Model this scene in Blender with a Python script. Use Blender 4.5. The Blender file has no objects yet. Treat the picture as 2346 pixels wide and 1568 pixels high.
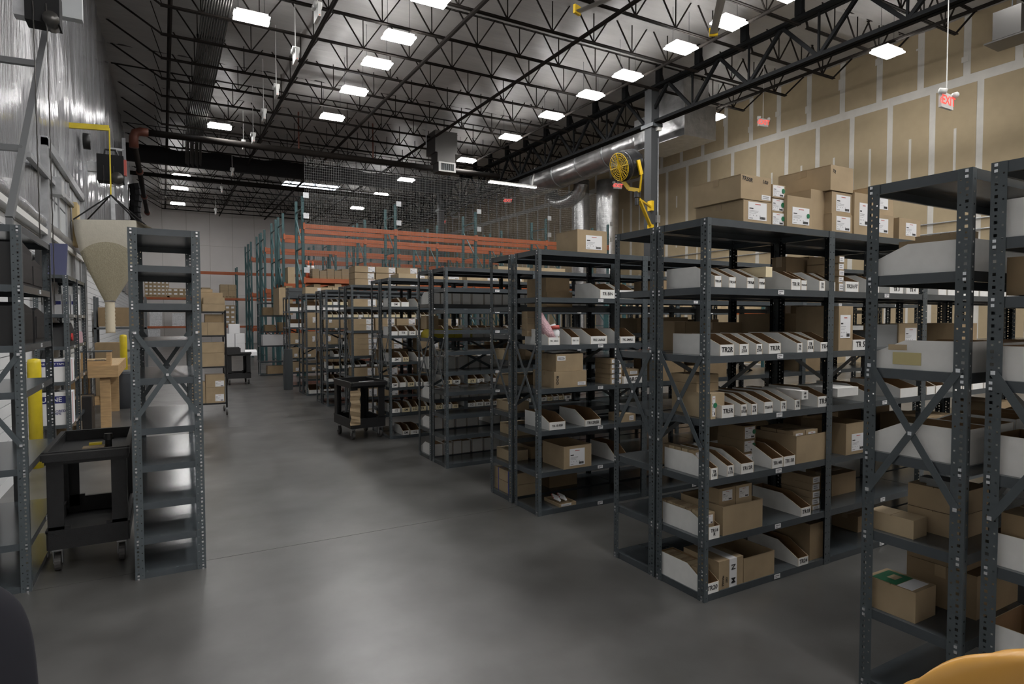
import bpy, math, random
from mathutils import Vector, Matrix
R = math.radians
sc = bpy.context.scene
col = sc.collection
random.seed(7)

# ------------------------------------------------------------------ camera, world, exposure
FPX, YAW, PITCH, ROLL, CAMH = 1410.9, R(29.560), R(2.059), R(-0.104), 1.742
_f = Vector((math.sin(YAW) * math.cos(PITCH), math.cos(YAW) * math.cos(PITCH), -math.sin(PITCH)))
_r0 = Vector((math.cos(YAW), -math.sin(YAW), 0)); _u0 = _r0.cross(_f)
_r = _r0 * math.cos(ROLL) + _u0 * math.sin(ROLL); _u = _u0 * math.cos(ROLL) - _r0 * math.sin(ROLL)
cd = bpy.data.cameras.new('camera'); cam = bpy.data.objects.new('camera', cd); col.objects.link(cam)
cd.sensor_width = 36; cd.lens = 36 * FPX / 2346; cd.clip_start = 0.05; cd.clip_end = 200
cam.matrix_world = Matrix(((_r.x, _u.x, -_f.x, 0), (_r.y, _u.y, -_f.y, 0), (_r.z, _u.z, -_f.z, CAMH), (0, 0, 0, 1)))
sc.camera = cam
w = bpy.data.worlds.new('world'); sc.world = w; w.use_nodes = True
w.node_tree.nodes['Background'].inputs[0].default_value = (.5, .55, .65, 1)
w.node_tree.nodes['Background'].inputs[1].default_value = .15
vs = sc.view_settings; vs.view_transform = 'Standard'; vs.look = 'None'; vs.gamma = 1; vs.exposure = 0.0
try: vs.use_curve_mapping = False
except Exception: pass
try: sc.cycles.use_denoising = True
except Exception: pass
LAMP = 67.0          # radiance of the high-bay lamp faces

# ------------------------------------------------------------------ measuring helpers
def at(px, py, X=None, Y=None, Z=None):
    """point where the sight line through a photo pixel meets a plane"""
    d = _f + _r * ((px - 1173) / FPX) - _u * ((py - 784) / FPX)
    t = X / d.x if X is not None else Y / d.y if Y is not None else (Z - CAMH) / d.z
    return Vector((0, 0, CAMH)) + d * t
def xat(px, Y, z):
    t = (px - 1173) / FPX; a = _r - _f * t
    return -(Y * a.y + (z - CAMH) * a.z) / a.x
def zat(py, X, Y):
    t = (py - 784) / FPX; a = _u + _f * t
    return CAMH - (X * a.x + Y * a.y) / a.z

# ------------------------------------------------------------------ materials
def mat(name, c, rough=.6, metal=0, var=0, scale=8, bump=0, bscale=None, emit=None, strength=0, stretch=None, spec=None, alpha=None):
    m = bpy.data.materials.new(name); m.use_nodes = True; nt = m.node_tree; b = nt.nodes['Principled BSDF']
    b.inputs['Base Color'].default_value = (*c, 1); b.inputs['Roughness'].default_value = rough; b.inputs['Metallic'].default_value = metal
    if spec is not None: b.inputs['Specular IOR Level'].default_value = spec
    if emit: b.inputs['Emission Color'].default_value = (*emit, 1); b.inputs['Emission Strength'].default_value = strength
    if alpha is not None: b.inputs['Alpha'].default_value = alpha
    if var or bump:
        tc = nt.nodes.new('ShaderNodeTexCoord'); mp = nt.nodes.new('ShaderNodeMapping'); nt.links.new(tc.outputs['Object'], mp.inputs[0])
        if stretch: mp.inputs['Scale'].default_value = stretch
    if var:
        n = nt.nodes.new('ShaderNodeTexNoise'); n.inputs['Scale'].default_value = scale; n.inputs['Detail'].default_value = 6
        nt.links.new(mp.outputs[0], n.inputs['Vector'])
        cr = nt.nodes.new('ShaderNodeValToRGB'); e = cr.color_ramp.elements
        e[0].position = .3; e[1].position = .7
        e[0].color = (*[x * (1 - var) for x in c], 1); e[1].color = (*[min(1, x * (1 + var)) for x in c], 1)
        nt.links.new(n.outputs['Fac'], cr.inputs[0]); nt.links.new(cr.outputs[0], b.inputs['Base Color'])
    if bump:
        n2 = nt.nodes.new('ShaderNodeTexNoise'); n2.inputs['Scale'].default_value = bscale or scale; n2.inputs['Detail'].default_value = 5
        nt.links.new(mp.outputs[0], n2.inputs['Vector'])
        bp = nt.nodes.new('ShaderNodeBump'); bp.inputs['Strength'].default_value = bump; bp.inputs['Distance'].default_value = .02
        nt.links.new(n2.outputs['Fac'], bp.inputs['Height']); nt.links.new(bp.outputs[0], b.inputs['Normal'])
    return m
M = {}
M['steel'] = mat('grey_painted_steel', (.064, .077, .084), .40, 0, .08, 20, .03, 60)
M['dsteel'] = mat('dark_grey_steel', (.075, .085, .092), .45)
M['girder'] = mat('girder_black', (.008, .0085, .009), .9, spec=.12)
M['brown'] = mat('bronze_black_paint', (.014, .011, .009), .85, spec=.2)
M['black'] = mat('black_plastic', (.010, .010, .011), .45, 0, .2, 30, .08, 150)
M['rubber'] = mat('grey_rubber', (.05, .047, .045), .6)
M['fabric'] = mat('black_fabric', (.008, .008, .009), .95)
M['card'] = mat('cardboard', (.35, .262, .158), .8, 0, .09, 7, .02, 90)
M['card2'] = mat('cardboard_dark', (.25, .178, .10), .85, 0, .1, 7)  # darker brown; also puts shade into the colour of cartons called shaded
M['card3'] = mat('cardboard_pale', (.43, .335, .21), .8, 0, .07, 7)
M['kraft'] = mat('inner_kraft', (.20, .118, .055), .85, 0, .08, 12)
M['tape'] = mat('packing_tape', (.33, .24, .14), .3)
M['bin'] = mat('white_corrugated', (.76, .755, .73), .7, 0, .03, 20)
M['binc'] = mat('cream_corrugated', (.74, .64, .42), .7, 0, .03, 20)
M['paper'] = mat('white_paper', (.76, .76, .77), .6)
M['ink'] = mat('black_ink', (.02, .02, .022), .5)
M['redink'] = mat('red_ink', (.45, .08, .06), .5)
M['green'] = mat('green_sticker', (.012, .16, .07), .5)
M['yellow'] = mat('yellow_paint', (.62, .48, .02), .4, 0, .1, 9)
M['fanyellow'] = mat('machine_yellow', (.70, .46, .01), .35)
M['yellowbin'] = mat('yellow_plastic', (.55, .45, .03), .5)
M['greybin'] = mat('grey_plastic', (.20, .205, .205), .6)
M['teal'] = mat('teal_paint', (.026, .082, .088), .5, 0, .1, 10)
M['orange'] = mat('orange_paint', (.33, .075, .017), .45, 0, .1, 5)
M['galv'] = mat('galvanised', (.40, .41, .42), .38, .75, .12, 12)
M['bolt'] = mat('zinc_bolt', (.75, .76, .78), .25, .9)
M['conduit'] = mat('conduit_steel', (.075, .072, .068), .32, .6)
M['trackgrey'] = mat('track_grey', (.16, .165, .17), .5, .3)
M['ribblack'] = mat('black_ribs', (.012, .012, .013), .35)
M['foil'] = mat('foil_wrap', (.46, .46, .46), .30, .85, .15, 4, .55, 6)
M['white'] = mat('white_enamel', (.66, .66, .64), .5)
M['wood'] = mat('pine_wood', (.46, .30, .145), .6, 0, .18, 5, 0, None, stretch=(1, 1, 9))
M['woodx'] = mat('pine_top', (.50, .36, .20), .6, 0, .14, 6, 0, None, stretch=(9, 1, 1))
M['pallet'] = mat('pallet_wood', (.30, .22, .13), .8, 0, .2, 6)
M['cloth'] = mat('hopper_cloth', (.52, .49, .41), .9, 0, .04, 14, .15, 40)
M['fill'] = mat('packing_fill_cloth', (.37, .335, .24), .95, 0, .10, 40, .5, 60)
M['hose'] = mat('cream_hose', (.60, .54, .41), .6)
M['chair'] = mat('tan_gloss_shell', (.52, .27, .055), .3, 0, .03, 4)
M['navy'] = mat('navy_upholstery', (.002, .002, .006), .95)
M['blue'] = mat('navy_print', (.02, .025, .16), .5)
M['redstrap'] = mat('blue_strap', (.03, .05, .42), .5)
M['bin_grey'] = mat('trash_grey', (.10, .11, .125), .55)
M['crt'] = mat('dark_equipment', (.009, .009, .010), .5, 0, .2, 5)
M['violet'] = mat('violet_panel', (.055, .06, .12), .45)
M['pink'] = mat('pink_bubble_wrap', (.62, .40, .43), .3, 0, .1, 40, .6, 70)
M['plastic'] = mat('clear_wrap', (.55, .56, .57), .15, .2, .2, 10, .7, 20)
M['redcap'] = mat('red_cap', (.5, .03, .03), .4)
M['wire'] = mat('grey_wire', (.24, .24, .235), .5, .2)
M['copper'] = mat('red_oxide', (.11, .030, .016), .6)
M['ply'] = mat('raw_plywood', (.52, .40, .20), .7, 0, .1, 4)
M['siding'] = mat('white_siding', (.62, .63, .64), .5)
M['dock'] = mat('dock_panel', (.42, .44, .45), .6, 0, .05, 3)
M['lamp'] = mat('lamp_face', (.9, .9, .9), .5, emit=(1, .985, .97), strength=LAMP)
M['tube'] = mat('tube_lamp', (.9, .9, .9), .5, emit=(1, .98, .94), strength=14)
M['sky'] = mat('skylight_glow', (.9, .9, .9), .5, emit=(.82, .9, 1), strength=7)
M['exit'] = mat('exit_red', (.5, .05, .04), .5, emit=(1, .10, .08), strength=1.1)
M['led'] = mat('red_led', (.5, .05, .02), .5, emit=(1, .15, .05), strength=.5)
# insulation plastic
M['insul'] = mat('white_insulation_film', (.33, .322, .31), .40, 0, .07, 1.3, .8, 2.6, stretch=(.6, 2.6, 2.0))
M['wallfilm'] = mat('wall_insulation_film', (.235, .238, .248), .17, 0, .05, 1.5, .9, 6, stretch=(1, 3.0, .45), spec=.8)
M['board'] = mat('tan_drywall', (.335, .265, .165), .85, 0, .05, 3)
M['mud'] = mat('joint_compound', (.52, .50, .46), .85, 0, .06, 4)
M['farwall'] = mat('pale_wall_panel', (.80, .77, .75), .8, 0, .03, 1)
# concrete floor
def concrete():
    m = bpy.data.materials.new('polished_concrete'); m.use_nodes = True; nt = m.node_tree; b = nt.nodes['Principled BSDF']
    tc = nt.nodes.new('ShaderNodeTexCoord')
    def noise(s, d, x): 
        mp = nt.nodes.new('ShaderNodeMapping'); mp.inputs['Scale'].default_value = x; nt.links.new(tc.outputs['Object'], mp.inputs[0])
        n = nt.nodes.new('ShaderNodeTexNoise'); n.inputs['Scale'].default_value = s; n.inputs['Detail'].default_value = d
        nt.links.new(mp.outputs[0], n.inputs['Vector']); return n.outputs['Fac']
    def ramp(v, p0, c0, p1, c1):
        r = nt.nodes.new('ShaderNodeValToRGB'); e = r.color_ramp.elements; e[0].position = p0; e[1].position = p1
        e[0].color = (*c0, 1); e[1].color = (*c1, 1); nt.links.new(v, r.inputs[0]); return r.outputs[0]
    a = ramp(noise(1.1, 5, (1, 1, 1)), .32, (.067, .066, .063), .70, (.117, .115, .111))
    s = ramp(noise(3.2, 9, (1, 1, 1)), .34, (.80, .79, .78), .64, (1, 1, 1))
    sp = ramp(noise(45, 3, (1, 1, 1)), .30, (.7, .68, .66), .36, (1, 1, 1))
    mx = nt.nodes.new('ShaderNodeMixRGB'); mx.blend_type = 'MULTIPLY'; mx.inputs[0].default_value = 1
    nt.links.new(a, mx.inputs[1]); nt.links.new(s, mx.inputs[2])
    mx2 = nt.nodes.new('ShaderNodeMixRGB'); mx2.blend_type = 'MULTIPLY'; mx2.inputs[0].default_value = 0
    nt.links.new(mx.outputs[0], mx2.inputs[1]); nt.links.new(sp, mx2.inputs[2])
    nt.links.new(mx2.outputs[0], b.inputs['Base Color'])
    rr = nt.nodes.new('ShaderNodeMapRange'); rr.inputs[3].default_value = .25; rr.inputs[4].default_value = .38
    nt.links.new(noise(2.3, 5, (1, 1, 1)), rr.inputs[0]); nt.links.new(rr.outputs[0], b.inputs['Roughness'])
    bp = nt.nodes.new('ShaderNodeBump'); bp.inputs['Strength'].default_value = .05; bp.inputs['Distance'].default_value = .01
    nt.links.new(noise(6, 6, (1, 1, 1)), bp.inputs['Height']); nt.links.new(bp.outputs[0], b.inputs['Normal'])
    return m
M['floor'] = concrete()

# ------------------------------------------------------------------ mesh helpers
class MB:
    def __init__(s): s.v = []; s.f = []; s.m = []
    def quad(s, pts, mi=0):
        i = len(s.v); s.v += [tuple(p) for p in pts]; s.f.append(tuple(range(i, i + len(pts)))); s.m.append(mi); return s
    def box(s, x0, x1, y0, y1, z0, z1, mi=0, mat=None):
        i = len(s.v)
        p = [(x0, y0, z0), (x1, y0, z0), (x1, y1, z0), (x0, y1, z0), (x0, y0, z1), (x1, y0, z1), (x1, y1, z1), (x0, y1, z1)]
        if mat: p = [tuple(mat @ Vector(q)) for q in p]
        s.v += p
        for f in ((0, 3, 2, 1), (4, 5, 6, 7), (0, 1, 5, 4), (1, 2, 6, 5), (2, 3, 7, 6), (3, 0, 4, 7)):
            s.f.append(tuple(i + k for k in f)); s.m.append(mi)
        return s
    def bar(s, p, q, w, h=None, mi=0, up=(0, 0, 1)):
        """rectangular bar between two points"""
        p, q = Vector(p), Vector(q); d = q - p; L = d.length; d.normalize(); up = Vector(up)
        if abs(d.dot(up)) > .98: up = Vector((1, 0, 0)) if abs(d.x) < .9 else Vector((0, 1, 0))
        a = d.cross(up).normalized(); b = a.cross(d)
        m = Matrix(((d.x, a.x, b.x, p.x), (d.y, a.y, b.y, p.y), (d.z, a.z, b.z, p.z), (0, 0, 0, 1)))
        h = h or w
        return s.box(0, L, -w / 2, w / 2, -h / 2, h / 2, mi, m)
    def tube(s, pts, r, n=8, mi=0, cap=True):
        pts = [Vector(p) for p in pts]; rs = r if isinstance(r, (list, tuple)) else [r] * len(pts); base = len(s.v); ref = None
        for k, p in enumerate(pts):
            d = (pts[min(k + 1, len(pts) - 1)] - pts[max(k - 1, 0)]).normalized()
            if ref is None: ref = d.orthogonal().normalized()
            ref = (ref - d * ref.dot(d)).normalized(); b = d.cross(ref)
            for j in range(n):
                t = 2 * math.pi * j / n; s.v.append(tuple(p + (ref * math.cos(t) + b * math.sin(t)) * rs[k]))
        for k in range(len(pts) - 1):
            for j in range(n):
                s.f.append((base + k * n + j, base + k * n + (j + 1) % n, base + (k + 1) * n + (j + 1) % n, base + (k + 1) * n + j)); s.m.append(mi)
        if cap:
            s.f.append(tuple(base + j for j in reversed(range(n)))); s.m.append(mi)
            e = base + (len(pts) - 1) * n; s.f.append(tuple(e + j for j in range(n))); s.m.append(mi)
        return s
    def prism(s, prof, x0, x1, mi=0, flip=False):
        """profile in (y,z), extruded along x"""
        n = len(prof); i = len(s.v)
        s.v += [(x0, y, z) for y, z in prof] + [(x1, y, z) for y, z in prof]
        s.f.append(tuple(i + k for k in range(n))); s.m.append(mi); s.f.append(tuple(i + n + k for k in reversed(range(n)))); s.m.append(mi)
        for k in range(n):
            s.f.append((i + k, i + n + k, i + n + (k + 1) % n, i + (k + 1) % n)); s.m.append(mi)
        return s
    def mesh(s, name, mats, smooth=False):
        me = bpy.data.meshes.new(name); me.from_pydata(s.v, [], s.f)
        for m in mats: me.materials.append(M[m] if isinstance(m, str) else m)
        if len(mats) > 1: me.polygons.foreach_set('material_index', s.m)
        if smooth: me.polygons.foreach_set('use_smooth', [True] * len(me.polygons))
        me.update(); return me
    def obj(s, name, mats, parent=None, loc=(0, 0, 0), rz=0, smooth=False):
        if isinstance(mats, str): mats = [mats]
        return put(name, s.mesh(name, mats, smooth), parent, loc, rz)
def put(name, me, parent=None, loc=(0, 0, 0), rz=0, scale=None):
    o = bpy.data.objects.new(name, me); col.objects.link(o); o.location = loc
    if rz: o.rotation_euler = (0, 0, rz)
    if scale: o.scale = scale
    if parent: o.parent = parent
    return o
USED = {}
def tag(o, label, cat, group=None, kind=None):
    if label in USED: print('DUPLABEL', label)
    USED[label] = 1
    n = len(label.split())
    if n < 4 or n > 16: print('LABELLEN', n, label)
    o['label'] = label; o['category'] = cat
    if group: o['group'] = group
    if kind: o['kind'] = kind
    return o
def thing(name, label, cat, loc=(0, 0, 0), rz=0, group=None):
    return tag(put(name, None, None, loc, rz), label, cat, group)
def struct(o): o['kind'] = 'structure'; return o
def text(parent, s, size, loc, rot, m='ink', name='lettering', shear=0.0, sx=1.0):
    c = bpy.data.curves.new(name, 'FONT'); c.body = s; c.size = size; c.align_x = 'CENTER'; c.align_y = 'CENTER'
    c.extrude = .0004; c.offset = size * .018; c.shear = shear; c.resolution_u = 2; c.materials.append(M[m])
    c.space_line = .8
    tmp = bpy.data.objects.new(name, c); me = bpy.data.meshes.new_from_object(tmp); bpy.data.objects.remove(tmp)
    o = bpy.data.objects.new(name, me); col.objects.link(o); o.location = loc; o.rotation_euler = rot; o.scale = (sx, 1, 1)
    o.parent = parent; return o
FRONT = (R(90), 0, 0)           # text plane facing -Y
ORD = ['zeroth', 'first', 'second', 'third', 'fourth', 'fifth', 'sixth', 'seventh', 'eighth', 'ninth', 'tenth', 'eleventh', 'twelfth', 'thirteenth', 'fourteenth', 'fifteenth', 'sixteenth']

# ------------------------------------------------------------------ room shell
XL, XR, YN, YF, ZC = -1.42, 19.85, -9.0, 50.5, 10.42
fl = struct(MB().box(XL - .3, XR + .3, YN - .3, YF + .3, -.12, -.012).obj('floor', 'dsteel'))
ys = [YN, 4.93 - 6.1, 4.93, 11.0, 17.1, 23.2, 29.3, 35.4, 41.5, YF]; xs = [XL, 8.6, XR]
for i in range(len(ys) - 1):
    for j in range(len(xs) - 1):
        g = .003
        o = MB().box(xs[j] + g, xs[j + 1] - g, ys[i] + g, ys[i + 1] - g, -.012, 0).obj('slab', 'floor', fl)
ck = MB(); rr = random.Random(4); p0 = [(1.15, 2.35), (1.42, 2.22), (1.60, 2.02), (1.86, 1.88), (2.02, 1.66), (2.30, 1.55)]
for a, b in zip(p0, p0[1:]):
    for k in range(4):
        u, v = k / 4, (k + 1) / 4; j = lambda t: .012 * math.sin(t * 37 + a[0] * 9)
        ck.bar((a[0] + (b[0] - a[0]) * u, a[1] + (b[1] - a[1]) * u + j(u), .0002), (a[0] + (b[0] - a[0]) * v, a[1] + (b[1] - a[1]) * v + j(v), .0002), .0035, .0006)
ck.obj('hairline_crack', 'dsteel', fl)['kind'] = 'stuff'
ce = MB()
nx, ny = 40, 110
for i in range(nx + 1):
    for j in range(ny + 1):
        x = XL - .1 + (XR - XL + .2) * i / nx; y = YN - .1 + (YF - YN + .2) * j / ny
        yy = (y - 19.31) / 1.75; sag = -.09 * (1 - (2 * (yy - math.floor(yy)) - 1) ** 2) * (0.7 + .3 * math.sin(i * 2.3 + math.floor(yy) * 1.7))
        ce.v.append((x, y, ZC - .13 + sag * .8))
for i in range(nx):
    for j in range(ny):
        a = i * (ny + 1) + j; ce.f.append((a, a + 1, a + ny + 2, a + ny + 1)); ce.m.append(0)
ceil = struct(ce.obj('ceiling', 'insul', smooth=True))
MB().box(XL - .3, XR + .3, YN - .3, YF + .3, ZC + .05, ZC + .12).obj('roof_deck', 'white', ceil)
# right wall: tan boards between bands of joint compound
wr = struct(MB().box(XR, XR + .2, YN - .2, YF + .2, 0, ZC).obj('wall_right', 'mud'))
S0 = 18.40
bm_lo = MB().box(-.008, 0, -.525, .525, .05, 8.36).mesh('drywall_board', ['board'])
bm_hi = MB().box(-.008, 0, -.515, .515, 8.62, ZC - .05).mesh('drywall_board_upper', ['board'])
k = -27
while S0 - 1.22 * k > YN:
    y = S0 - 1.22 * k - .61
    if y < YF - .5:
        put('drywall_board', bm_lo, wr, (XR, y, 0)); put('drywall_board', bm_hi, wr, (XR, y + .35, 0))
    k += 1
ms = MB(); rr = random.Random(3)
for k in range(-24, 22):
    y = S0 - 1.22 * k - .61
    for z0 in (7.2, 5.6, 3.9, 2.2):
        if rr.random() < .75:
            L = rr.uniform(.5, 1.5); ms.box(-.012, -.008, y - .035, y + .035, z0 - L, z0)
    if rr.random() < .8: ms.box(-.012, -.008, y - .3, y - .12, 8.9 + rr.random(), 9.05 + rr.random())
o = ms.obj('mud_strip', 'mud', wr, (XR, 0, 0)); o['kind'] = 'stuff'
MB().tube([(XR - .06, 2, 4.55), (XR - .06, 25, 4.55)], .02).tube([(XR - .06, 2, 4.25), (XR - .06, 25, 4.25)], .02).obj('conduit', 'galv', wr)
# far wall: pale panels
wf = struct(MB().box(XL - .2, XR + .2, YF, YF + .2, 0, ZC).obj('wall_far', 'mud'))
for i in range(14):
    for (z0, z1) in ((.02, 3.6), (3.62, 7.2), (7.22, ZC - .02)):
        x = XL + i * 1.52
        MB().box(x + .015, x + 1.505, -.012, 0, z0, z1).obj('wall_panel', 'farwall', wf, (0, YF, 0))
# back wall (behind the camera)
struct(MB().box(XL - .2, XR + .2, YN - .2, YN, 0, ZC).obj('wall_near', 'farwall'))
# left wall: rippled insulation film above, ribbed siding below
wl = MB(); nz, ny = 46, 520
rr = random.Random(5); ph = [rr.uniform(0, 6.28) for _ in range(12)]; fr = [rr.uniform(2, 16) for _ in range(12)]
for j in range(ny + 1):
    y = YN + (YF - YN) * j / ny
    base = sum(math.sin(y * fr[k] + ph[k]) / (1 + fr[k] * .35) for k in range(12))
    for i in range(nz + 1):
        z = 2.95 + (ZC - 2.95) * i / nz
        q = base * (.5 + .5 * math.sin(z * .45 + y * .2) ** 2) + .5 * math.sin(z * 1.6 + math.sin(y * 1.3) * 2.2)
        wl.v.append((XL + .03 + .034 * q, y, z))
for j in range(ny):
    for i in range(nz):
        a = j * (nz + 1) + i; wl.f.append((a, a + nz + 1, a + nz + 2, a + 1)); wl.m.append(0)
wleft = struct(wl.obj('wall_left', 'wallfilm', smooth=True))
MB().box(XL - .25, XL - .06, YN, YF, 0, ZC).obj('wall_backing', 'white', wleft)
sd = MB()
for k in range(24):
    z = k * .125; sd.prism([(0, z + .002), (.035, z + .02), (.035, z + .10), (0, z + .118)], 0, 1)
sdm = MB(); 
for k in range(24):
    z = k * .125
    sdm.box(XL - .06, XL + .005, YN, YF, z, z + .116)
sdo = sdm.obj('siding_board', 'siding', wleft); sdo['kind'] = 'stuff'

# ------------------------------------------------------------------ roof structure
JZ, JT = 9.44, 10.28
jy = [19.311 + 1.75 * k for k in range(-14, 18)]
XG = 14.66
def chord(x0, x1, z, m, s=.055):
    m.box(x0, x1, -s, -.008, z - .006, z + .006); m.box(x0, x1, .008, s, z - .006, z + .006)
    m.box(x0, x1, -.014, -.008, z, z + s); m.box(x0, x1, .008, .014, z, z + s)
j1 = MB(); chord(.1, XG, JZ, j1); chord(XL + .1, XG, JT, j1); j1.bar((.12, 0, JZ + .02), (XL + .2, 0, JT), .04)
j1.bar((.14, 0, JZ + .02), (-.12, 0, JT), .022)
j1m = j1.mesh('roof_joist', ['brown'])
j2 = MB(); chord(XG + .3, XR - 1.0, JZ, j2); chord(XG, XR - .02, JT, j2); j2.bar((XG + .35, 0, JZ + .02), (XG, 0, JT), .04); j2.bar((XR - 1.05, 0, JZ + .02), (XR - .05, 0, JT), .04)
j2m = j2.mesh('roof_joist_short', ['brown'])
wb = MB().bar((0, 0, JZ + .02), (-.56, 0, JT), .032).bar((0, 0, JZ + .02), (.56, 0, JT), .032).bar((0, 0, JZ + .02), (0, 0, JT), .024)
wbm = wb.mesh('web_strut', ['brown'])
for y in jy:
    a = put('roof_joist', j1m, ceil, (0, y, 0))
    for k in range(10): put('web_strut', wbm, a, (.99 + 1.375 * k, 0, 0))
    b = put('roof_joist', j2m, ceil, (0, y, 0))
    for k in range(3): put('web_strut', wbm, b, (XG + 1.5 + 1.05 * k, 0, 0))
# long bridging lines and sprinkler branches
for (x, z, r, m) in ((.32, 9.62, .055, 'brown'), (3.75, 9.36, .04, 'brown'), (6.85, 9.36, .055, 'brown'), (10.0, 9.36, .055, 'brown'), (13.2, 9.36, .045, 'brown'), (4.05, 10.1, .03, 'brown'), (17.4, 9.3, .05, 'brown')):
    tag(MB().tube([(x, YN + .5, z), (x, YF - .6, z)], r, 8).obj('sprinkler_pipe', m),
        'dark brown sprinkler pipe running under the roof joists, ' + {.32: 'nearest the left wall', 3.75: 'beside the hanging white boxes', 6.85: 'right of the second lamp row', 10.0: 'above the ceiling fan', 13.2: 'beside the girder lamps', 4.05: 'high above the hanging white boxes', 17.4: 'nearest the tan wall'}[x], 'pipe', 'roof pipes')
# conduit bundle
cb = thing('conduit_bundle', 'bundle of parallel grey steel conduits running along the roof, near left wall', 'conduit', (1.33, 0, 9.56))
for k in range(11):
    x = -.30 + .06 * k
    y1 = 30.3 + (k % 3) * .25
    MB().tube([(x, YN + .5, 0), (x, y1, 0), (x, y1 + .3, -.5), (x, y1 + .6, -.9)], .027, 6).obj('conduit', 'conduit', cb, smooth=True)
for y in (5, 10.5, 15.8, 19.3, 22.8, 26.3):
    MB().box(-.36, .36, y - .03, y + .03, .03, .075).obj('strut_rail', 'brown', cb)
# girder truss along the room
gt = tag(put('girder_truss', None), 'black steel girder truss running lengthwise over the gray column', 'girder'); gt['kind'] = 'structure'
gb, gtop = 8.38, 9.55
g = MB()
for z in (gb, gtop):
    g.box(XG - .16, XG - .02, YN, 49, z - .012, z + .012); g.box(XG + .02, XG + .16, YN, 49, z - .012, z + .012)
    g.box(XG - .04, XG - .02, YN, 49, z, z + .14); g.box(XG + .02, XG + .04, YN, 49, z, z + .14)
g.obj('chord', 'girder', gt)
gw = MB().bar((0, 0, gb + .05), (0, -1.05, gtop), .09).bar((0, 0, gb + .05), (0, 1.05, gtop), .09).mesh('web_strut', ['girder'])
gv = MB().bar((0, 0, gb), (0, 0, gtop), .05).mesh('vertical_strut', ['girder'])
for k in range(26):
    y = -7.2 + 2.15 * k
    put('web_strut', gw, gt, (XG, y, 0)); put('vertical_strut', gv, gt, (XG, y, 0))
# small seats from girder to deck
st = MB()
for y in jy: st.box(XG - .07, XG + .07, y - .1, y + .1, gtop + .14, JT)
st.obj('joist_seat', 'girder', gt)
# columns
def column(x, y, label, top):
    c = tag(put('steel_column', None, None, (x, y, 0)), label, 'column'); c['kind'] = 'structure'
    MB().box(-.17, .17, -.17, .17, 0, top).obj('column_shaft', 'greycol', c)
    MB().box(-.28, .28, -.28, .28, 0, .03).obj('base_plate', 'dsteel', c)
    MB().box(-.22, .22, -.3, .3, gb - .12, gb).obj('cap_plate', 'dsteel', c)
    return c
M['greycol'] = mat('column_grey', (.05, .053, .056), .6, spec=.3)
c1 = column(XG, 16.15, 'tall grey square steel column carrying the yellow fan', gtop)
MB().tube([(.1, -.22, .5), (.1, -.22, 7.9)], .022, 8).obj('conduit', 'galv', c1, smooth=True)
MB().box(.03, .17, -.26, -.17, 5.05, 5.3).obj('junction_box', 'galv', c1)
MB().box(.02, .2, -.28, -.17, 8.15, 8.38).obj('wall_box', 'white', c1)
column(XG, 34.5, 'distant grey steel column seen behind the wire mesh', gtop)
# black cross beam wrapped in fabric, sprinkler mains
bb = MB(); n = 60
top = [9.80 + .05 * math.sin(k * .55) + .03 * math.sin(k * 1.3 + 1) for k in range(n + 1)]
for k in range(n + 1):
    x = XL + .1 + (XG - XL) * k / n
    for (dy, z) in ((-.14, 9.02), (-.17, top[k] - .1), (0, top[k]), (.17, top[k] - .1), (.14, 9.02)): bb.v.append((x, 33.2 + dy, z))
for k in range(n):
    for q in range(5):
        a = k * 5 + q; b = k * 5 + (q + 1) % 5; bb.f.append((a, b, b + 5, a + 5)); bb.m.append(0)
tag(bb.obj('draped_beam', 'fabric'), 'black fabric-draped beam crossing the hall under the roof joists', 'beam')['kind'] = 'structure'
pm = thing('sprinkler_main', 'thick dark sprinkler main crossing the hall with rust-coloured elbow at left wall', 'pipe', (0, 0, 0))
P0 = at(322, 302, Y=26.5); 
MB().tube([P0, (14.3, 26.5, P0.z + .05)], .12, 12).obj('pipe_run', 'brown', pm, smooth=True)
E1 = Vector((P0.x - .22, 26.5, P0.z - .35))
MB().tube([P0 + Vector((.25, 0, 0)), P0, P0 + Vector((-.16, 0, -.06)), E1 + Vector((0, 0, .12)), E1 + Vector((0, 0, -.25))], .155, 12).obj('elbow', 'copper', pm, smooth=True)
E2 = at(338, 490, Y=36.0)
MB().tube([E1, E2], .1, 12).obj('drop_pipe', 'brown', pm, smooth=True)
for t in (.35, .7, .97):
    q = E1.lerp(E2, t); d = (E2 - E1).normalized()
    MB().tube([q - d * .08, q + d * .08], .135, 12).obj('coupling', 'copper', pm, smooth=True)
for x in (5.0, 8.1, 11.0):
    MB().tube([(x, 26.5, P0.z + .1), (x, 26.5, 10.28)], .03, 6).obj('hanger_rod', 'copper', pm)
tag(MB().tube([(XL + .2, 35.0, 8.85), (14.3, 35.0, 8.9)], .1, 10).tube([(5, 35, 8.85), (5, 35, 10.15)], .02, 6).tube([(11, 35, 8.85), (11, 35, 10.15)], .02, 6).obj('sprinkler_main', 'brown', smooth=True), 'second dark main pipe crossing just beyond the draped black beam', 'pipe')
o = MB()
for k in range(9):
    z = 8.6 - k * .28; o.tube([(XL + .35 + .05 * math.sin(k), 36.5 + .03 * k, z), (XL + .38 + .05 * math.sin(k + 1), 36.5 + .03 * k, z - .28)], [.30 - k * .008, .29 - k * .008], 10)
tag(o.obj('black_curtain', 'fabric'), 'black curtain bundle hanging in the corner under the draped beam', 'curtain')
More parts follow.
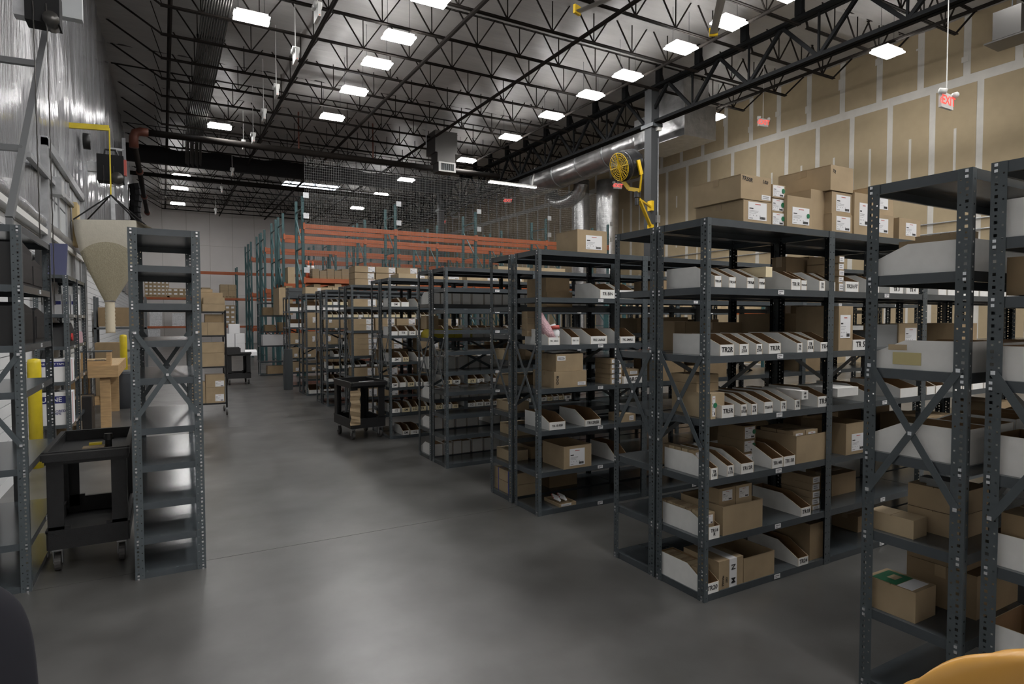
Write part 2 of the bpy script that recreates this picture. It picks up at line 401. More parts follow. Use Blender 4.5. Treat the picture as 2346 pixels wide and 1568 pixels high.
# skylight
sk = thing('skylight', 'bright rectangular roof skylight beyond the draped black beam', 'skylight', (8.3, 40.3, 10.22)); sk['kind'] = 'structure'
MB().box(-1.65, 1.65, -.75, .75, 0, .02).obj('skylight_pane', 'sky', sk)
f = MB(); f.box(-1.75, 1.75, -.85, -.75, -.02, .15).box(-1.75, 1.75, .75, .85, -.02, .15).box(-1.75, -1.65, -.75, .75, -.02, .15).box(1.65, 1.75, -.75, .75, -.02, .15)
f.obj('skylight_frame', 'white', sk)

# ------------------------------------------------------------------ lamps
hm = MB().box(-.36, .36, -.22, .22, .02, .09).mesh('housing', ['white'])
lp = MB().box(-.42, .40, -.255, -.02, -.012, .02).mesh('lamp_panel', ['lamp'])
lp2 = MB().box(-.40, .42, .02, .255, -.012, .02).mesh('lamp_panel', ['lamp'])
lwm = MB().tube([(0, 0, .09), (0, 0, 1.22)], .006, 5).mesh('hanging_wire', ['dsteel'])
def lamp(x, y, z, label):
    t = thing('high_bay_lamp', label, 'lamp', (x, y, z), 0, 'high bay lamps under the roof')
    put('housing', hm, t); put('lamp_panel', lp, t); put('lamp_panel', lp2, t); put('hanging_wire', lwm, t, (-.3, 0, 0)); put('hanging_wire', lwm, t, (.3, 0, 0))
ROWS = [('left lamp row by the conduits', 2.06, [16.64, 26.45], 9.2), ('middle lamp row', 5.58, [13.64, 15.88, 17.78, 20.26, 23.24], 9.2),
        ('lamp row beside the girder', 12.55, [9.42, 11.03, 12.68, 14.91, 16.78, 19.16, 22.23, 26.4], 9.2), ('lamp row along the tan wall', 17.3, [9.77, 15.9], 9.0),
        ('middle lamp row behind the camera', 5.6, [11.2, 8.6, 5.6, 2.4, -.2, -2.6, -5.0, -7.4], 9.2), ('added right middle fill row behind the camera', 9.1, [1.2, -1.2, -3.6, -6.0], 9.2), ('girder lamp row behind the camera', 12.55, [6.6, 3.4, 0.8, -2.0, -5.0], 9.2), ('added left fill row overhead', 2.06, [10.2, 3.0, 0.2, -2.4, -5.0, -7.6], 9.2),  # right middle and left rows, plus extra lamps, added unseen for frontal fill
        ('lamp row beyond the draped beam at left', 1.0, [36.4, 39.8, 45.1], 9.2), ('far middle lamp row behind wire mesh', 11.45, [31.6, 36.0, 41.1], 9.2)]
for nm, x, yy, z in ROWS:
    for i, y in enumerate(yy):
        lamp(x, y, z, 'white glowing twin-panel lamp, %s, %s from the camera' % (nm, ORD[i + 1]))
t = thing('strip_light', 'thin white strip light hanging at the end of the foil duct', 'lamp', at(1175, 425, Y=24))
MB().box(-1.2, 1.2, -.07, .07, 0, .03).obj('light_tube', 'tube', t); MB().box(-1.2, 1.2, -.09, .09, .03, .09).obj('housing', 'white', t)
MB().bar((1.0, 0, .09), (1.15, 0, .9), .05).obj('stem', 'white', t)
# hanging white emergency boxes in a line
for i, (px, py) in enumerate([(727, 25), (677, 125), (633, 207), (604, 262), (580, 315), (558, 330), (532, 393), (508, 434), (494, 484)]):
    p = at(px, py, X=3.0)
    t = thing('hanging_box', 'white boxed light unit hanging on a thin rod, %s of the row from the camera' % ORD[i + 1], 'light unit', p, 0, 'white units hanging on rods')
    MB().box(-.035, .035, -.22, .2, -.2, .08).obj('case', 'white', t)
    MB().tube([(.08, -.05, .1), (-.08, -.05, .1)], .075, 10).obj('lamp_head', 'white', t, smooth=True); MB().tube([(.08, .12, .1), (-.08, .12, .1)], .06, 10).obj('lamp_head', 'white', t, smooth=True)
    MB().tube([(0, 0, .1), (0, 0, 10.4 - p.z)], .011, 5).obj('rod', 'white', t)
    MB().box(-.008, .008, -.224, -.22, -.18, -.165).obj('indicator', 'led', t)
# exit signs
for i, (px, py, X, rz, lab) in enumerate([(2168, 232, 12.2, R(0), 'red EXIT sign hanging low on a long rod before the tan wall'), (1748, 281, 17.5, R(8), 'red EXIT sign under the girder, right of the tall column'),
        (1415, 426, 17.5, R(10), 'red EXIT sign just left of the yellow fan bracket'), (1163, 460, 17.5, R(25), 'red EXIT sign seen through wire mesh left of the flexible duct'), (1014, 509, 17.5, R(10), 'small red EXIT sign far behind the wire mesh panel')]):
    p = at(px, py, X=X)
    t = thing('exit_sign', lab, 'sign', p, -rz, 'exit signs')
    MB().box(-.2, .2, -.02, .03, -.13, .13).obj('sign_case', 'white', t)
    text(t, '\u2039EXIT' if i < 4 else 'EXIT', .22, (0, -.024, 0), FRONT, 'exit', 'lettering')
    MB().tube([(-.25, 0, .14), (-.17, -.08, .12)], .05, 8).obj('lamp_head', 'white', t, smooth=True); MB().tube([(.25, 0, .14), (.17, -.08, .12)], .05, 8).obj('lamp_head', 'white', t, smooth=True)
    MB().tube([(0, 0, .13), (0, 0, 10.4 - p.z)], .010, 5).obj('rod', 'white', t)
# ceiling fan, at rest
t = thing('ceiling_fan', 'large six-bladed grey ceiling fan with yellow blade tips hanging from the roof', 'fan', (9.2, 8.0, 8.55))
MB().tube([(0, 0, -.12), (0, 0, .2)], .3, 20).obj('hub', 'dsteel', t, smooth=True); MB().tube([(0, 0, .2), (0, 0, 1.8)], .06, 10).obj('down_rod', 'dsteel', t, smooth=True)
M['blade'] = mat('fan_blade', (.30, .30, .29), .45)
bl = MB().prism([(-.09, 0), (-.03, .018), (.05, .02), (.09, 0), (0, -.008)], .25, 3.5).mesh('blade', ['blade'])
tip = MB().box(3.5, 3.56, -.1, .1, -.05, .14).mesh('blade_tip', ['fanyellow'])
for k in range(6):
    b = put('blade', bl, t, (0, 0, 0), R(48 + 60 * k)); put('blade_tip', tip, b)
# HVAC unit with louvred grille hanging below the beam
p = at(1023, 384, Y=24.0)
t = thing('air_diffuser', 'white louvred air grille on a grey duct box hanging from the roof', 'air vent', p)
MB().box(-.38, .38, -.1, -.04, -.2, -.14).box(-.38, .38, -.1, -.04, .14, .2).box(-.38, -.3, -.1, -.04, -.14, .14).box(.3, .38, -.1, -.04, -.14, .14).obj('grille_frame', 'white', t)
for k in range(6): MB().bar((-.25 + .1 * k, -.07, -.14), (-.25 + .1 * k, -.07, .14), .012, .06).obj('louvre', 'dsteel', t)
MB().box(-.36, .36, -.04, .6, -.18, .2).obj('duct_box', 'conduit', t)
MB().box(-.4, .4, .0, .7, .2, .6).box(-.5, .5, 0, 1.0, .6, 1.5).obj('plenum', 'conduit', t)
MB().tube([(-.9, 0, 2.0), (-.9, 0, .7)], .018, 6).obj('drop_rod', 'galv', t)
# foil wrapped ducts behind the girder
XD = 16.2
dA, dB = at(1212, 428, X=XD), at(1490, 318, X=XD)
t = thing('foil_duct', 'long round foil-wrapped air duct running behind the tall grey column', 'duct')
pts = [dA.lerp(dB, k / 24) for k in range(25)]
MB().tube(pts, [.62 + .012 * math.sin(k * 2.1) for k in range(25)], 20).obj('duct_run', 'foil', t, smooth=True)
e = dB + Vector((0, -.3, 0))
MB().box(e.x - .75, e.x + .75, e.y - 2.2, e.y + .35, e.z - .6, e.z + .55).obj('duct_elbow', 'foil', t)
MB().box(e.x - .5, e.x + .7, e.y - 1.9, e.y - .5, e.z + .5, 10.1).obj('duct_riser', 'foil', t)
for k in (3, 8, 13, 18): MB().tube([pts[k] - Vector((0, .03, 0)), pts[k] + Vector((0, .03, 0))], .645, 20).obj('duct_band', 'galv', t, smooth=True)
q = [at(a, b, X=17.2) for a, b in ((1263, 425), (1262, 448), (1275, 466), (1300, 463), (1318, 452), (1330, 438), (1334, 415))]
fp = []
for k in range(len(q) - 1):
    for s in range(8): fp.append(q[k].lerp(q[k + 1], s / 8))
fp = [sum((fp[max(0, min(len(fp) - 1, k + d))] for d in range(-4, 5)), Vector()) / 9 for k in range(len(fp))]
tag(MB().tube(fp, [.30 + (.025 if k % 2 else 0) for k in range(len(fp))], 14).obj('flexible_duct', 'foil', smooth=True), 'sagging U-shaped flexible foil duct hanging below the long round duct', 'duct')
for i, (px, r, lab) in enumerate(((1332, .38, 'left'), (1392, .5, 'right'))):
    b = at(px, 415, X=17.6)
    tag(MB().tube([(b.x, b.y, .02)] + [(b.x, b.y, b.z * k / 8) for k in range(1, 9)], r, 16).obj('duct_riser', 'foil', smooth=True), 'vertical foil-wrapped duct rising behind the flexible duct, %s one of two' % lab, 'duct')
# grey duct box at top right
p = at(2318, 58, X=14.9)
t = thing('unit_heater', 'grey sheet metal heater box under the girder at far right of photo', 'heater', p); t.scale = (.5, .5, .5)
MB().box(-.5, .5, -.5, .45, -.55, .55).obj('cabinet', 'conduit', t); MB().box(-.6, .6, -.75, .7, -.66, -.6).obj('bottom_flange', 'conduit', t)
MB().tube([(0, 0, .55), (0, 0, 4.0)], .02, 6).obj('hanger_rod', 'dsteel', t)
# yellow pole fan on the column
t = thing('pole_fan', 'yellow caged drum fan with black ribbed housing on a column bracket', 'fan', at(1440, 378, Y=15.3))
ax = Vector((-.98, .0, -.30)).normalized()
b = MB(); cc = [ax * d for d in (.36, .30, .29, .2, .19, .1, .09, 0, -.01, -.11, -.12, -.2, -.22, -.3)]
b.tube(cc, [.42, .40, .47, .47, .40, .47, .40, .47, .40, .47, .40, .47, .40, .40], 26).obj('drum_housing', 'ribblack', t, smooth=True)
gm = MB(); s1 = ax.cross(Vector((0, 0, 1))).normalized(); s2 = s1.cross(ax)
c0 = ax * .40
for rr_ in (.09, .16, .23, .30, .37, .425):
    ring = [c0 + (s1 * math.cos(2 * math.pi * k / 24) + s2 * math.sin(2 * math.pi * k / 24)) * rr_ for k in range(25)]
    gm.tube(ring, .012 if rr_ > .4 else .008, 5, cap=False)
for k in range(20):
    d = s1 * math.cos(2 * math.pi * k / 20) + s2 * math.sin(2 * math.pi * k / 20)
    gm.bar(c0 + d * .04, c0 + d * .42, .012 if k % 5 else .028)
gm.tube([c0 - ax * .01, c0 + ax * .03], .06, 14)
gm.obj('fan_cage', 'fanyellow', t)
MB().tube([c0 - ax * .1, c0 - ax * .09], .4, 24).obj('fan_disc', 'fanyellow', t)
MB().bar(ax * .36 + s2 * .05 + s1 * .45, ax * -.28 + s2 * .05 + s1 * .45, .05, .16).obj('mount_strap', 'fanyellow', t)
MB().bar(s1 * .47 + s2 * .06, s1 * .47 + s2 * -.35, .05, .12).bar(s1 * .47 + s2 * -.35, s1 * .22 + s2 * -.72, .05, .12).bar(s1 * .22 + s2 * -.72, s1 * -.25 + s2 * -.86, .05, .12).bar(s1 * -.25 + s2 * -.86, s1 * -.47 + s2 * -.4, .05, .12).bar(s1 * -.47 + s2 * -.4, s1 * -.47 + s2 * .05, .05, .12).obj('yoke', 'fanyellow', t)
piv = s1 * -.1 + s2 * -.98
MB().tube([piv + Vector((0, 0, .1)), piv + Vector((0, 0, -.08))], .11, 12).tube([piv + Vector((-.02, 0, -.1)), piv + Vector((-.02, 0, -.32))], .07, 10).obj('swivel', 'black', t)
colp = Vector((XG - .2, 15.95, 0)) - t.location; colp.z = 0
MB().bar(piv + Vector((0, 0, -.1)), colp + Vector((0, 0, piv.z - .15)), .08, .05).bar(piv + Vector((.12, .05, -.12)), colp + Vector((0, 0, piv.z - .8)), .09, .09).obj('bracket_arm', 'fanyellow', t)
MB().box(colp.x - .06, colp.x + .05, colp.y - .1, colp.y + .1, piv.z - .28, piv.z + .05).box(colp.x - .06, colp.x + .05, colp.y - .1, colp.y + .1, piv.z - 1.1, piv.z - .75).obj('mount_plate', 'fanyellow', t)
MB().tube([ax * -.3 + s1 * .2 + s2 * -.1, ax * -.45 + s1 * .2 + s2 * -.1], .1, 10).obj('motor_cap', 'hose', t, smooth=True)

# ------------------------------------------------------------------ perforated steel shelving
H, W, D = 2.357, 1.22, .426
_post = {}
def strip(m, fix, axis, u0, u1, uc, a, pitch, z1, big=None):
    """sheet strip with a column of punched holes; axis 'x' or 'y'"""
    P = (lambda u, z: (u, fix, z)) if axis == 'x' else (lambda u, z: (fix, u, z))
    n = int(z1 / pitch)
    for k in range(n):
        za, zb = k * pitch, (k + 1) * pitch if k < n - 1 else z1
        zc = (k + .5) * pitch; h = (big if big and k % 2 else a)
        o = [(u0, za), (u1, za), (u1, zb), (u0, zb)]; q = [(uc - h, zc - h), (uc + h, zc - h), (uc + h, zc + h), (uc - h, zc + h)]
        for e in range(4):
            b = (e + 1) % 4; m.quad([P(*o[e]), P(*o[b]), P(*q[b]), P(*q[e])])
def post_mesh(h):
    if h not in _post:
        m = MB(); strip(m, 0, 'y', 0, .034, .019, .0038, .0254, h, .0062); strip(m, 0, 'y', .034, .055, .043, .0034, .0508, h)
        strip(m, 0, 'x', 0, .032, .018, .0036, .0508, h)
        m.box(0, .032, .0012, .004, h - .001, h)
        _post[h] = m.mesh('post', ['steel'])
    return _post[h]
_shelf = {}
def shelf_mesh(wd, dp):
    k = (wd, dp)
    if k not in _shelf:
        m = MB(); t = .002; a, b, c, d = .004, wd - .004, .004, dp - .004; L = .042
        m.box(a, b, c, d, -t, 0)
        m.box(a, b, c, c + t, -L, -t); m.box(a, b, d - t, d, -L, -t); m.box(a, a + t, c, d, -L, -t); m.box(b - t, b, c, d, -L, -t)
        m.box(a, b, c, c + .014, -L - .002, -L); m.box(a, b, d - .014, d, -L - .002, -L); m.box(a, a + .014, c, d, -L - .002, -L); m.box(b - .014, b, c, d, -L - .002, -L)
        _shelf[k] = m.mesh('shelf', ['shelfsteel'])
    return _shelf[k]
M['shelfsteel'] = mat('shelf_steel', (.058, .068, .075), .20, 0, .06, 8)
M['labelgrey'] = mat('label_print', (.22, .22, .23), .6)
_pl = MB().box(-.029, .029, -.0035, -.0015, -.014, .014, 0).box(-.02, .02, -.0042, -.0036, .002, .008, 1).box(-.02, -.002, -.0042, -.0036, -.009, -.004, 1).mesh('price_label', ['paper', 'labelgrey'])
def unit(x, y, rz, levels, label, group='grey perforated shelving units', wd=W, dp=D, h=H, endbrace=True, backbrace=True, prices=True, bz=(1.53, .95)):
    t = thing('shelving_unit', label, 'shelving', (x, y, 0), rz, group)
    pm = post_mesh(h)
    for (cx, cy, sx, sy) in ((0, 0, 1, 1), (wd, 0, -1, 1), (0, dp, 1, -1), (wd, dp, -1, -1)):
        put('post', pm, t, (cx, cy, 0), 0, (sx, sy, 1))
    sm = shelf_mesh(wd, dp)
    b = MB()
    for i, z in enumerate(levels):
        put('shelf', sm, t, (0, 0, z))
        if prices and i and (i * 7) % 10 != 3: put('price_label', _pl, t, (wd * .56, .004, z - .02))
        for zz in (z - .012, z - .035):
            for (cx, s) in ((0, -1), (wd, 1)):
                b.box(cx + min(0, s * .006), cx + max(0, s * .006), .013, .025, zz - .006, zz + .006); b.box(cx + min(0, s * .006), cx + max(0, s * .006), dp - .025, dp - .013, zz - .006, zz + .006)
    o = b.obj('bolt_hardware', 'bolt', t); o['kind'] = 'stuff'
    if endbrace:
        for (p, q, xx) in (((.03, bz[0]), (dp - .03, bz[1]), -.004), ((dp - .03, bz[0]), (.03, bz[1]), -.008)):
            MB().bar((xx, p[0], p[1]), (xx, q[0], q[1]), .03, .003, 0, (1, 0, 0)).obj('cross_brace', 'steel', t)
        c = MB()
        for (yy, zz) in ((.03, bz[0]), (dp - .03, bz[0]), (.03, bz[1]), (dp - .03, bz[1]), (dp / 2, (bz[0] + bz[1]) / 2)): c.box(-.016, -.009, yy - .008, yy + .008, zz - .008, zz + .008)
        c.obj('brace_bolt', 'bolt', t)['kind'] = 'stuff'
    if backbrace:
        for (p, q, yy) in (((.03, bz[0]), (wd - .03, bz[1]), dp + .004), ((wd - .03, bz[0]), (.03, bz[1]), dp + .008)):
            MB().bar((p[0], yy, p[1]), (q[0], yy, q[1]), .003, .03).obj('cross_brace', 'steel', t)
    return t
LA = [H, 1.940, 1.518, 1.130, .757, .385, .045]
LB = [H, 1.866, 1.60, 1.354, 1.104, .854, .609, .36, .045]
LC = [H, 2.115, 1.861, 1.62, 1.37, 1.133, .896, .62, .375, .045]
LE = [H, 1.98, 1.56, 1.12, .757, .385, .045]
LF = [H, 2.05, 1.80, 1.5, 1.25, 1.0, .76, .5, .27, .045]
X0 = 2.858
ROW = {}
def row(key, phrase, yf, yr, lf, lr, nb):
    ph2 = phrase if key != 'Z' else 'nearest row'
    ROW[key] = dict(ph=phrase, yf=yf, yr=yr, lf=lf, lr=lr)
    for side, y0, lev in (('near', yf, lf), ('far', yr, lr)):
        for b in range(nb):
            lab = 'grey perforated shelving unit, %s, %s side, %s bay from aisle' % (ph2, side, ORD[b + 1])
            if side == 'near': unit(X0 + W * b, y0, 0, lev, lab, endbrace=(b == 0), backbrace=True)
            else:
                t = unit(X0 + W * (b + 1), y0, math.pi, lev, lab, endbrace=False, backbrace=False)
                if b == 0:
                    for (p, q, xx) in (((.03, 1.53), (D - .03, .95), W + .004), ((D - .03, 1.53), (.03, .95), W + .008)):
                        MB().bar((xx, p[0], p[1]), (xx, q[0], q[1]), .03, .003, 0, (1, 0, 0)).obj('cross_brace', 'steel', t)
                    c = MB()
                    for (yy, zz) in ((.03, 1.53), (D - .03, 1.53), (.03, .95), (D - .03, .95), (D / 2, 1.24)): c.box(W + .009, W + .016, yy - .008, yy + .008, zz - .008, zz + .008)
                    c.obj('brace_bolt', 'bolt', t)['kind'] = 'stuff'
LZ = [H, 2.06, 1.83, 1.50, 1.125, .757, .385, .045]
row('Z', 'nearest row at the photo edge', .775, 1.690, LZ, LA, 2)
row('A', 'second row', 2.655, 3.527, LA, LA, 5)
row('B', 'third row', 4.570, 5.482, LA, LB, 5)
row('C', 'fourth row', 6.600, 7.494, LC, LA, 4)
row('D', 'fifth row', 8.640, 9.536, LA, LA, 4)
row('E', 'sixth row', 10.675, 11.584, LE, LA, 4)
row('F', 'seventh row', 12.600, 13.578, LF, LA, 3)
row('G', 'eighth row', 14.607, 15.520, LE, LE, 3)
row('H', 'ninth row', 16.797, 17.700, LE, LE, 2)
# left side units, their narrow ends to the camera
LL = [H, 2.11, 1.857, 1.607, 1.354, 1.017, .765, .512, .274, .04]
unit(.235, 4.78, R(90), LL, 'empty ten-shelf grey shelving unit standing end-on beside the black cart', endbrace=True, bz=(1.66, 1.09))
lu = bpy.data.objects['shelving_unit.%03d' % (max(int(o.name.split('.')[1]) for o in col.objects if o.name.startswith('shelving_unit.')))]
for (p, q, xx) in (((.03, 1.66), (D - .03, 1.09), W + .004), ((D - .03, 1.66), (.03, 1.09), W + .008)): MB().bar((xx, p[0], p[1]), (xx, q[0], q[1]), .03, .003, 0, (1, 0, 0)).obj('cross_brace', 'steel', lu)
LM = [2.345, 1.97, 1.585, 1.29, .80, .32, .04]
unit(-.765, 4.92, R(90), LM, 'grey shelving unit at the left photo edge beside the yellow post', h=2.345, wd=1.18)
LN = [2.32, 1.825, 1.416, .968, .42, .05]
unit(-1.03, 9.55, R(90), LN, 'shorter grey shelving unit holding the blue-banded white boxes', h=2.32, wd=1.0, dp=.36, endbrace=False)
unit(-1.03, 10.57, R(90), LN, 'shorter grey shelving unit between the boxed unit and the workbench', h=2.32, wd=1.0, dp=.36, endbrace=False)

# ------------------------------------------------------------------ bins and cartons
def bin_mesh(w, d, h, fh, cream=False):
    t = .004; fd = min(.16, d * .38); m = MB()
    side = [(0, 0), (d, 0), (d, h), (fd, h), (0, fh)]
    for (xa, xb, outer) in ((0, t, 'l'), (w - t, w, 'r')):
        n = len(side); i = len(m.v)
        m.v += [(xa, y, z) for y, z in side] + [(xb, y, z) for y, z in side]
        m.f.append(tuple(i + k for k in reversed(range(n)))); m.m.append(0 if outer == 'l' else 1)
        m.f.append(tuple(i + n + k for k in range(n))); m.m.append(1 if outer == 'l' else 0)
        for k in range(n): m.f.append((i + k, i + (k + 1) % n, i + n + (k + 1) % n, i + n + k)); m.m.append(2)
    def wall(y0, y1, z1, fo, bo):
        i = len(m.v); m.box(t, w - t, y0, y1, 0, z1)
        for k, mi in zip(range(-6, 0), (0, 2, fo, 0, bo, 0)): m.m[k] = mi
    wall(0, t, fh, 3, 1); wall(d - t, d, h, 1, 0)
    m.box(t, w - t, t, d - t, 0, t, 1)
    c = 'binc' if cream else 'bin'
    return m.mesh('shelf_bin', ['bin', 'kraft', 'card3', c])
def label_mesh(w, h, seed=0, bars=True):
    r = random.Random(seed); m = MB(); m.box(0, w, -.0016, -.0004, 0, h, 0)
    if h > .05:
        m.box(w * .36, w * .66, -.0022, -.0017, h * .86, h * .90, 2); m.box(w * .06, w * .27, -.0022, -.0017, h * .60, h * .66, 1)
        for k in range(3): m.box(w * .06, w * (.3 + .3 * r.random()), -.0022, -.0017, h * (.50 - .07 * k), h * (.515 - .07 * k), 3)
        for k in range(4): m.box(w * (.08 + .18 * k), w * (.11 + .18 * k), -.0022, -.0017, h * .22, h * .27, 3)
        for k in range(12): m.box(w * (.62 + .025 * k), w * (.634 + .025 * k + .006 * (k % 3)), -.0022, -.0017, h * .06, h * .2, 1)
        m.box(w * .06, w * .25, -.0022, -.0017, h * .07, h * .10, 3)
    else:
        for k in range(2): m.box(w * .12, w * (.6 + .25 * r.random()), -.0022, -.0017, h * (.6 - .35 * k), h * (.72 - .35 * k), 3)
    return m.mesh('shipping_label', ['paper', 'ink', 'redink', 'labelgrey'])
def carton_mesh(w, d, h, m='card'):
    b = MB(); g = .0015
    b.box(0, w, 0, d, 0, h - .004)
    b.box(-.001, w + .001, 0, d / 2 - g, h - .004, h); b.box(-.001, w + .001, d / 2 + g, d, h - .004, h)
    return b.mesh('carton', [m])
def carton(x, y, z, w, d, h, label, cat='box', group=None, rz=0, m='card', lab=None, dot=False, tape=True, txt=None, small=False, name='cardboard_carton', seed=0):
    """closed carton, front-left-bottom corner at x,y,z; lab=(x0,z0,w,h) as fractions of the front"""
    c = tag(put(name, carton_mesh(w, d, h, m), None, (x, y, z), rz), label, cat, group)
    if tape and w > .2:
        tb = MB(); tw = min(.03, h * .12)
        tb.box(-.0012, w + .0012, d / 2 - .024, d / 2 + .024, h, h + .0008)
        tb.box(-.0022, -.0010, d / 2 - .024, d / 2 + .024, h * .72, h + .0008); tb.box(w + .0010, w + .0022, d / 2 - .024, d / 2 + .024, h * .72, h + .0008)
        tb.obj('packing_tape', 'tape', c)
    if lab:
        lx, lz, lw, lh = lab
        put('shipping_label', label_mesh(lw * w, lh * h, seed), c, (lx * w, 0, lz * h))
        if dot:
            MB().tube([(lx * w + lw * w * .92, -.0045, lz * h + lh * h * .55), (lx * w + lw * w * .92, -.0023, lz * h + lh * h * .55)], .016, 12).obj('green_sticker', 'green', c)
    for tx in (txt or []):
        text(c, tx[0], tx[1], (tx[2] * w, -.0016, tx[3] * h), (R(90), tx[4] if len(tx) > 4 else 0, 0), 'ink', 'lettering', .15)
    return c
def open_carton(x, y, z, w, d, h, label, group=None, rz=0, m='card', lab=None, seed=0, flaps=True):
    t = .005; b = MB()
    b.box(0, w, 0, t, 0, h).box(0, w, d - t, d, 0, h).box(0, t, t, d - t, 0, h).box(w - t, w, t, d - t, 0, h).box(t, w - t, t, d - t, 0, t)
    c = tag(b.obj('open_carton', m, None, (x, y, z), rz), label, 'box', group)
    if flaps:
        MB().bar((.004, d - .01, h), (.004, d + .01, h + .001), .004).bar((w * .05, d, h), (w * .95, d, h), .004, .012).obj('flap', 'card2', c)
        f = MB(); f.quad([(0, .0, h), (w, 0, h), (w, -.002, h + .004), (0, -.002, h + .004)]); f.obj('rim', 'card3', c)
    if lab:
        lx, lz, lw, lh = lab; put('shipping_label', label_mesh(lw * w, lh * h, seed), c, (lx * w, 0, lz * h))
    return c
def shelf_bin(x, y, z, w, d, h, fh, label, txt=None, group='white cardboard shelf bins', rz=0, cream=False, ts=1.0):
    c = tag(put('shelf_bin', bin_mesh(w, d, h, fh, cream), None, (x, y, z), rz), label, 'bin', group)
    if txt:
        lines = txt.split('|'); n = max(len(s) for s in lines)
        s = min(fh * .75 / len(lines), w * 1.35 / max(n, 2)) * ts
        text(c, '\n'.join(lines), s, (w / 2, -.0012, fh * .52), FRONT, 'ink', 'lettering', .1)
    return c
CNT = {}
def h_ok(w): return w < .13
def where(key, side, lvl, kind):
    k = (key, side, lvl, kind); CNT[k] = CNT.get(k, 0) + 1
    n = CNT[k]; r = ROW[key]; ph = 'nearest-row' if key == 'Z' else r['ph'].replace(' ', '-')
    lv = 'top' if lvl == 0 else ORD[lvl + 1]
    if lvl == len(r['lf' if side == 'near' else 'lr']) - 1: lv = 'bottom'
    return '%s %s from aisle on %s %s %s shelf' % (ORD[n] if n < len(ORD) else str(n) + 'th', kind, ph, '' if side == 'near' else 'far-side', lv)
def W2(s): return ' '.join(s.split())
def front(key, lvl, kind, l, r, t, inset=0.004, d=.40, h=None, txt=None, desc=None, z=None, hh=None, **kw):
    """thing on the near side of a row, measured from the photograph: left, right and top of its front face"""
    R_ = ROW[key]; y = R_['yf'] + inset; z = R_['lf'][lvl] if z is None else z
    x0, x1 = xat(l, y, z), xat(r, y, z); w = x1 - x0; fh = hh or max(.03, zat(t, x0, y) - z)
    if kind == 'bin':
        de = desc or ('white bin lettered ' + txt.replace('|', ' ') if txt else 'white unlettered bin')
        return shelf_bin(x0, y, z, w, d, h or fh * 1.85, fh, W2('%s, %s' % (de, where(key, 'near', lvl, 'bin'))), txt, **kw)
    de = desc or ('brown carton with white label' if kw.get('lab') else 'plain brown carton')
    if kind == 'open': return open_carton(x0, y, z, w, d, fh, W2('%s, %s' % (desc or 'open brown carton', where(key, 'near', lvl, 'open carton'))), **kw)
    return carton(x0, y, z, w, d, fh, W2('%s, %s' % (de, where(key, 'near', lvl, 'carton'))), txt=txt, **kw)
def stack(key, lvl, l, r, tops, bottom=None, desc='brown carton with white label', inset=.004, d=.3, lab=(.15, .15, .6, .7), dot=False, small=True, m='card', side='near'):
    """cartons piled up, tops listed from the lowest"""
    R_ = ROW[key]; y = R_['yf'] + inset; z = R_['lf'][lvl]; base = where(key, 'near', lvl, 'stack')
    x0, x1 = xat(l, y, z), xat(r, y, z)
    for i, t in enumerate(tops):
        z1 = zat(t, x0, y); pos = 'top' if i == len(tops) - 1 and i else 'lowest' if i == 0 else ORD[i + 1] + '-up'
        carton(x0 + .004 * (i % 2), y + .006 * ((i * 3) % 2), z, x1 - x0, d, z1 - z - .002, W2('%s, %s in %s' % (desc, pos, base)), lab=lab, dot=dot, tape=False, m=m, group='piled cartons', seed=i, name='small_carton' if h_ok(x1 - x0) else 'cardboard_carton')
        z = z1
L1 = (.28, .12, .55, .72)
# second row, top
front('A', 0, 'carton', 1703, 1766.9, 456.8, .02, .40, desc='long labelled carton under the TR50R carton', lab=(.16, .14, .66, .8), z=H)
zA = zat(456.8, xat(1703, 2.68, H), 2.68)
front('A', 0, 'carton', 1697, 1766, 398, .02, .40, desc='brown carton marked TR50R', z=zA + .003, lab=(.68, .06, .3, .2), txt=[('TR50R', .035, .2, .82, .1), ('US0', .03, .80, .80, .15)])
stack('A', 0, 1768.5, 1797.6, [484.5, 452, 421], lab=(.04, .1, .86, .84), dot=True, desc='small carton with green dot label', inset=.03)
front('A', 0, 'carton', 1856.5, 1889, 433, .08, .34, desc='tall plain carton behind the dotted-label carton')
front('A', 0, 'carton', 1803, 1860, 447, .006, .30, desc='leaning carton with green dot label', lab=(.2, .1, .68, .55), dot=True)
stack('A', 0, 1905.5, 1954, [487.5, 437], lab=(.2, .12, .66, .76), desc='carton with large white label', inset=.02)
front('A', 0, 'carton', 1902.5, 1954, 385.5, .02, .42, desc='big plain carton topping the pile', z=zat(437, xat(1905, 2.68, H), 2.68) + .003, hh=.175, txt=[('TR', .03, .15, .75, .3)])
front('A', 0, 'carton', 1956.5, 1993.5, 440.5, .006, .3, desc='tall carton with upright label', lab=(.3, .22, .55, .55))
stack('A', 0, 1994.5, 2046.5, [487.5, 427], lab=(.25, .2, .5, .62), desc='carton with side label', inset=.02)
front('A', 0, 'carton', 2059.5, 2108, 498.5, .012, .3, desc='slightly crooked carton with white label', lab=(.3, .2, .5, .6))
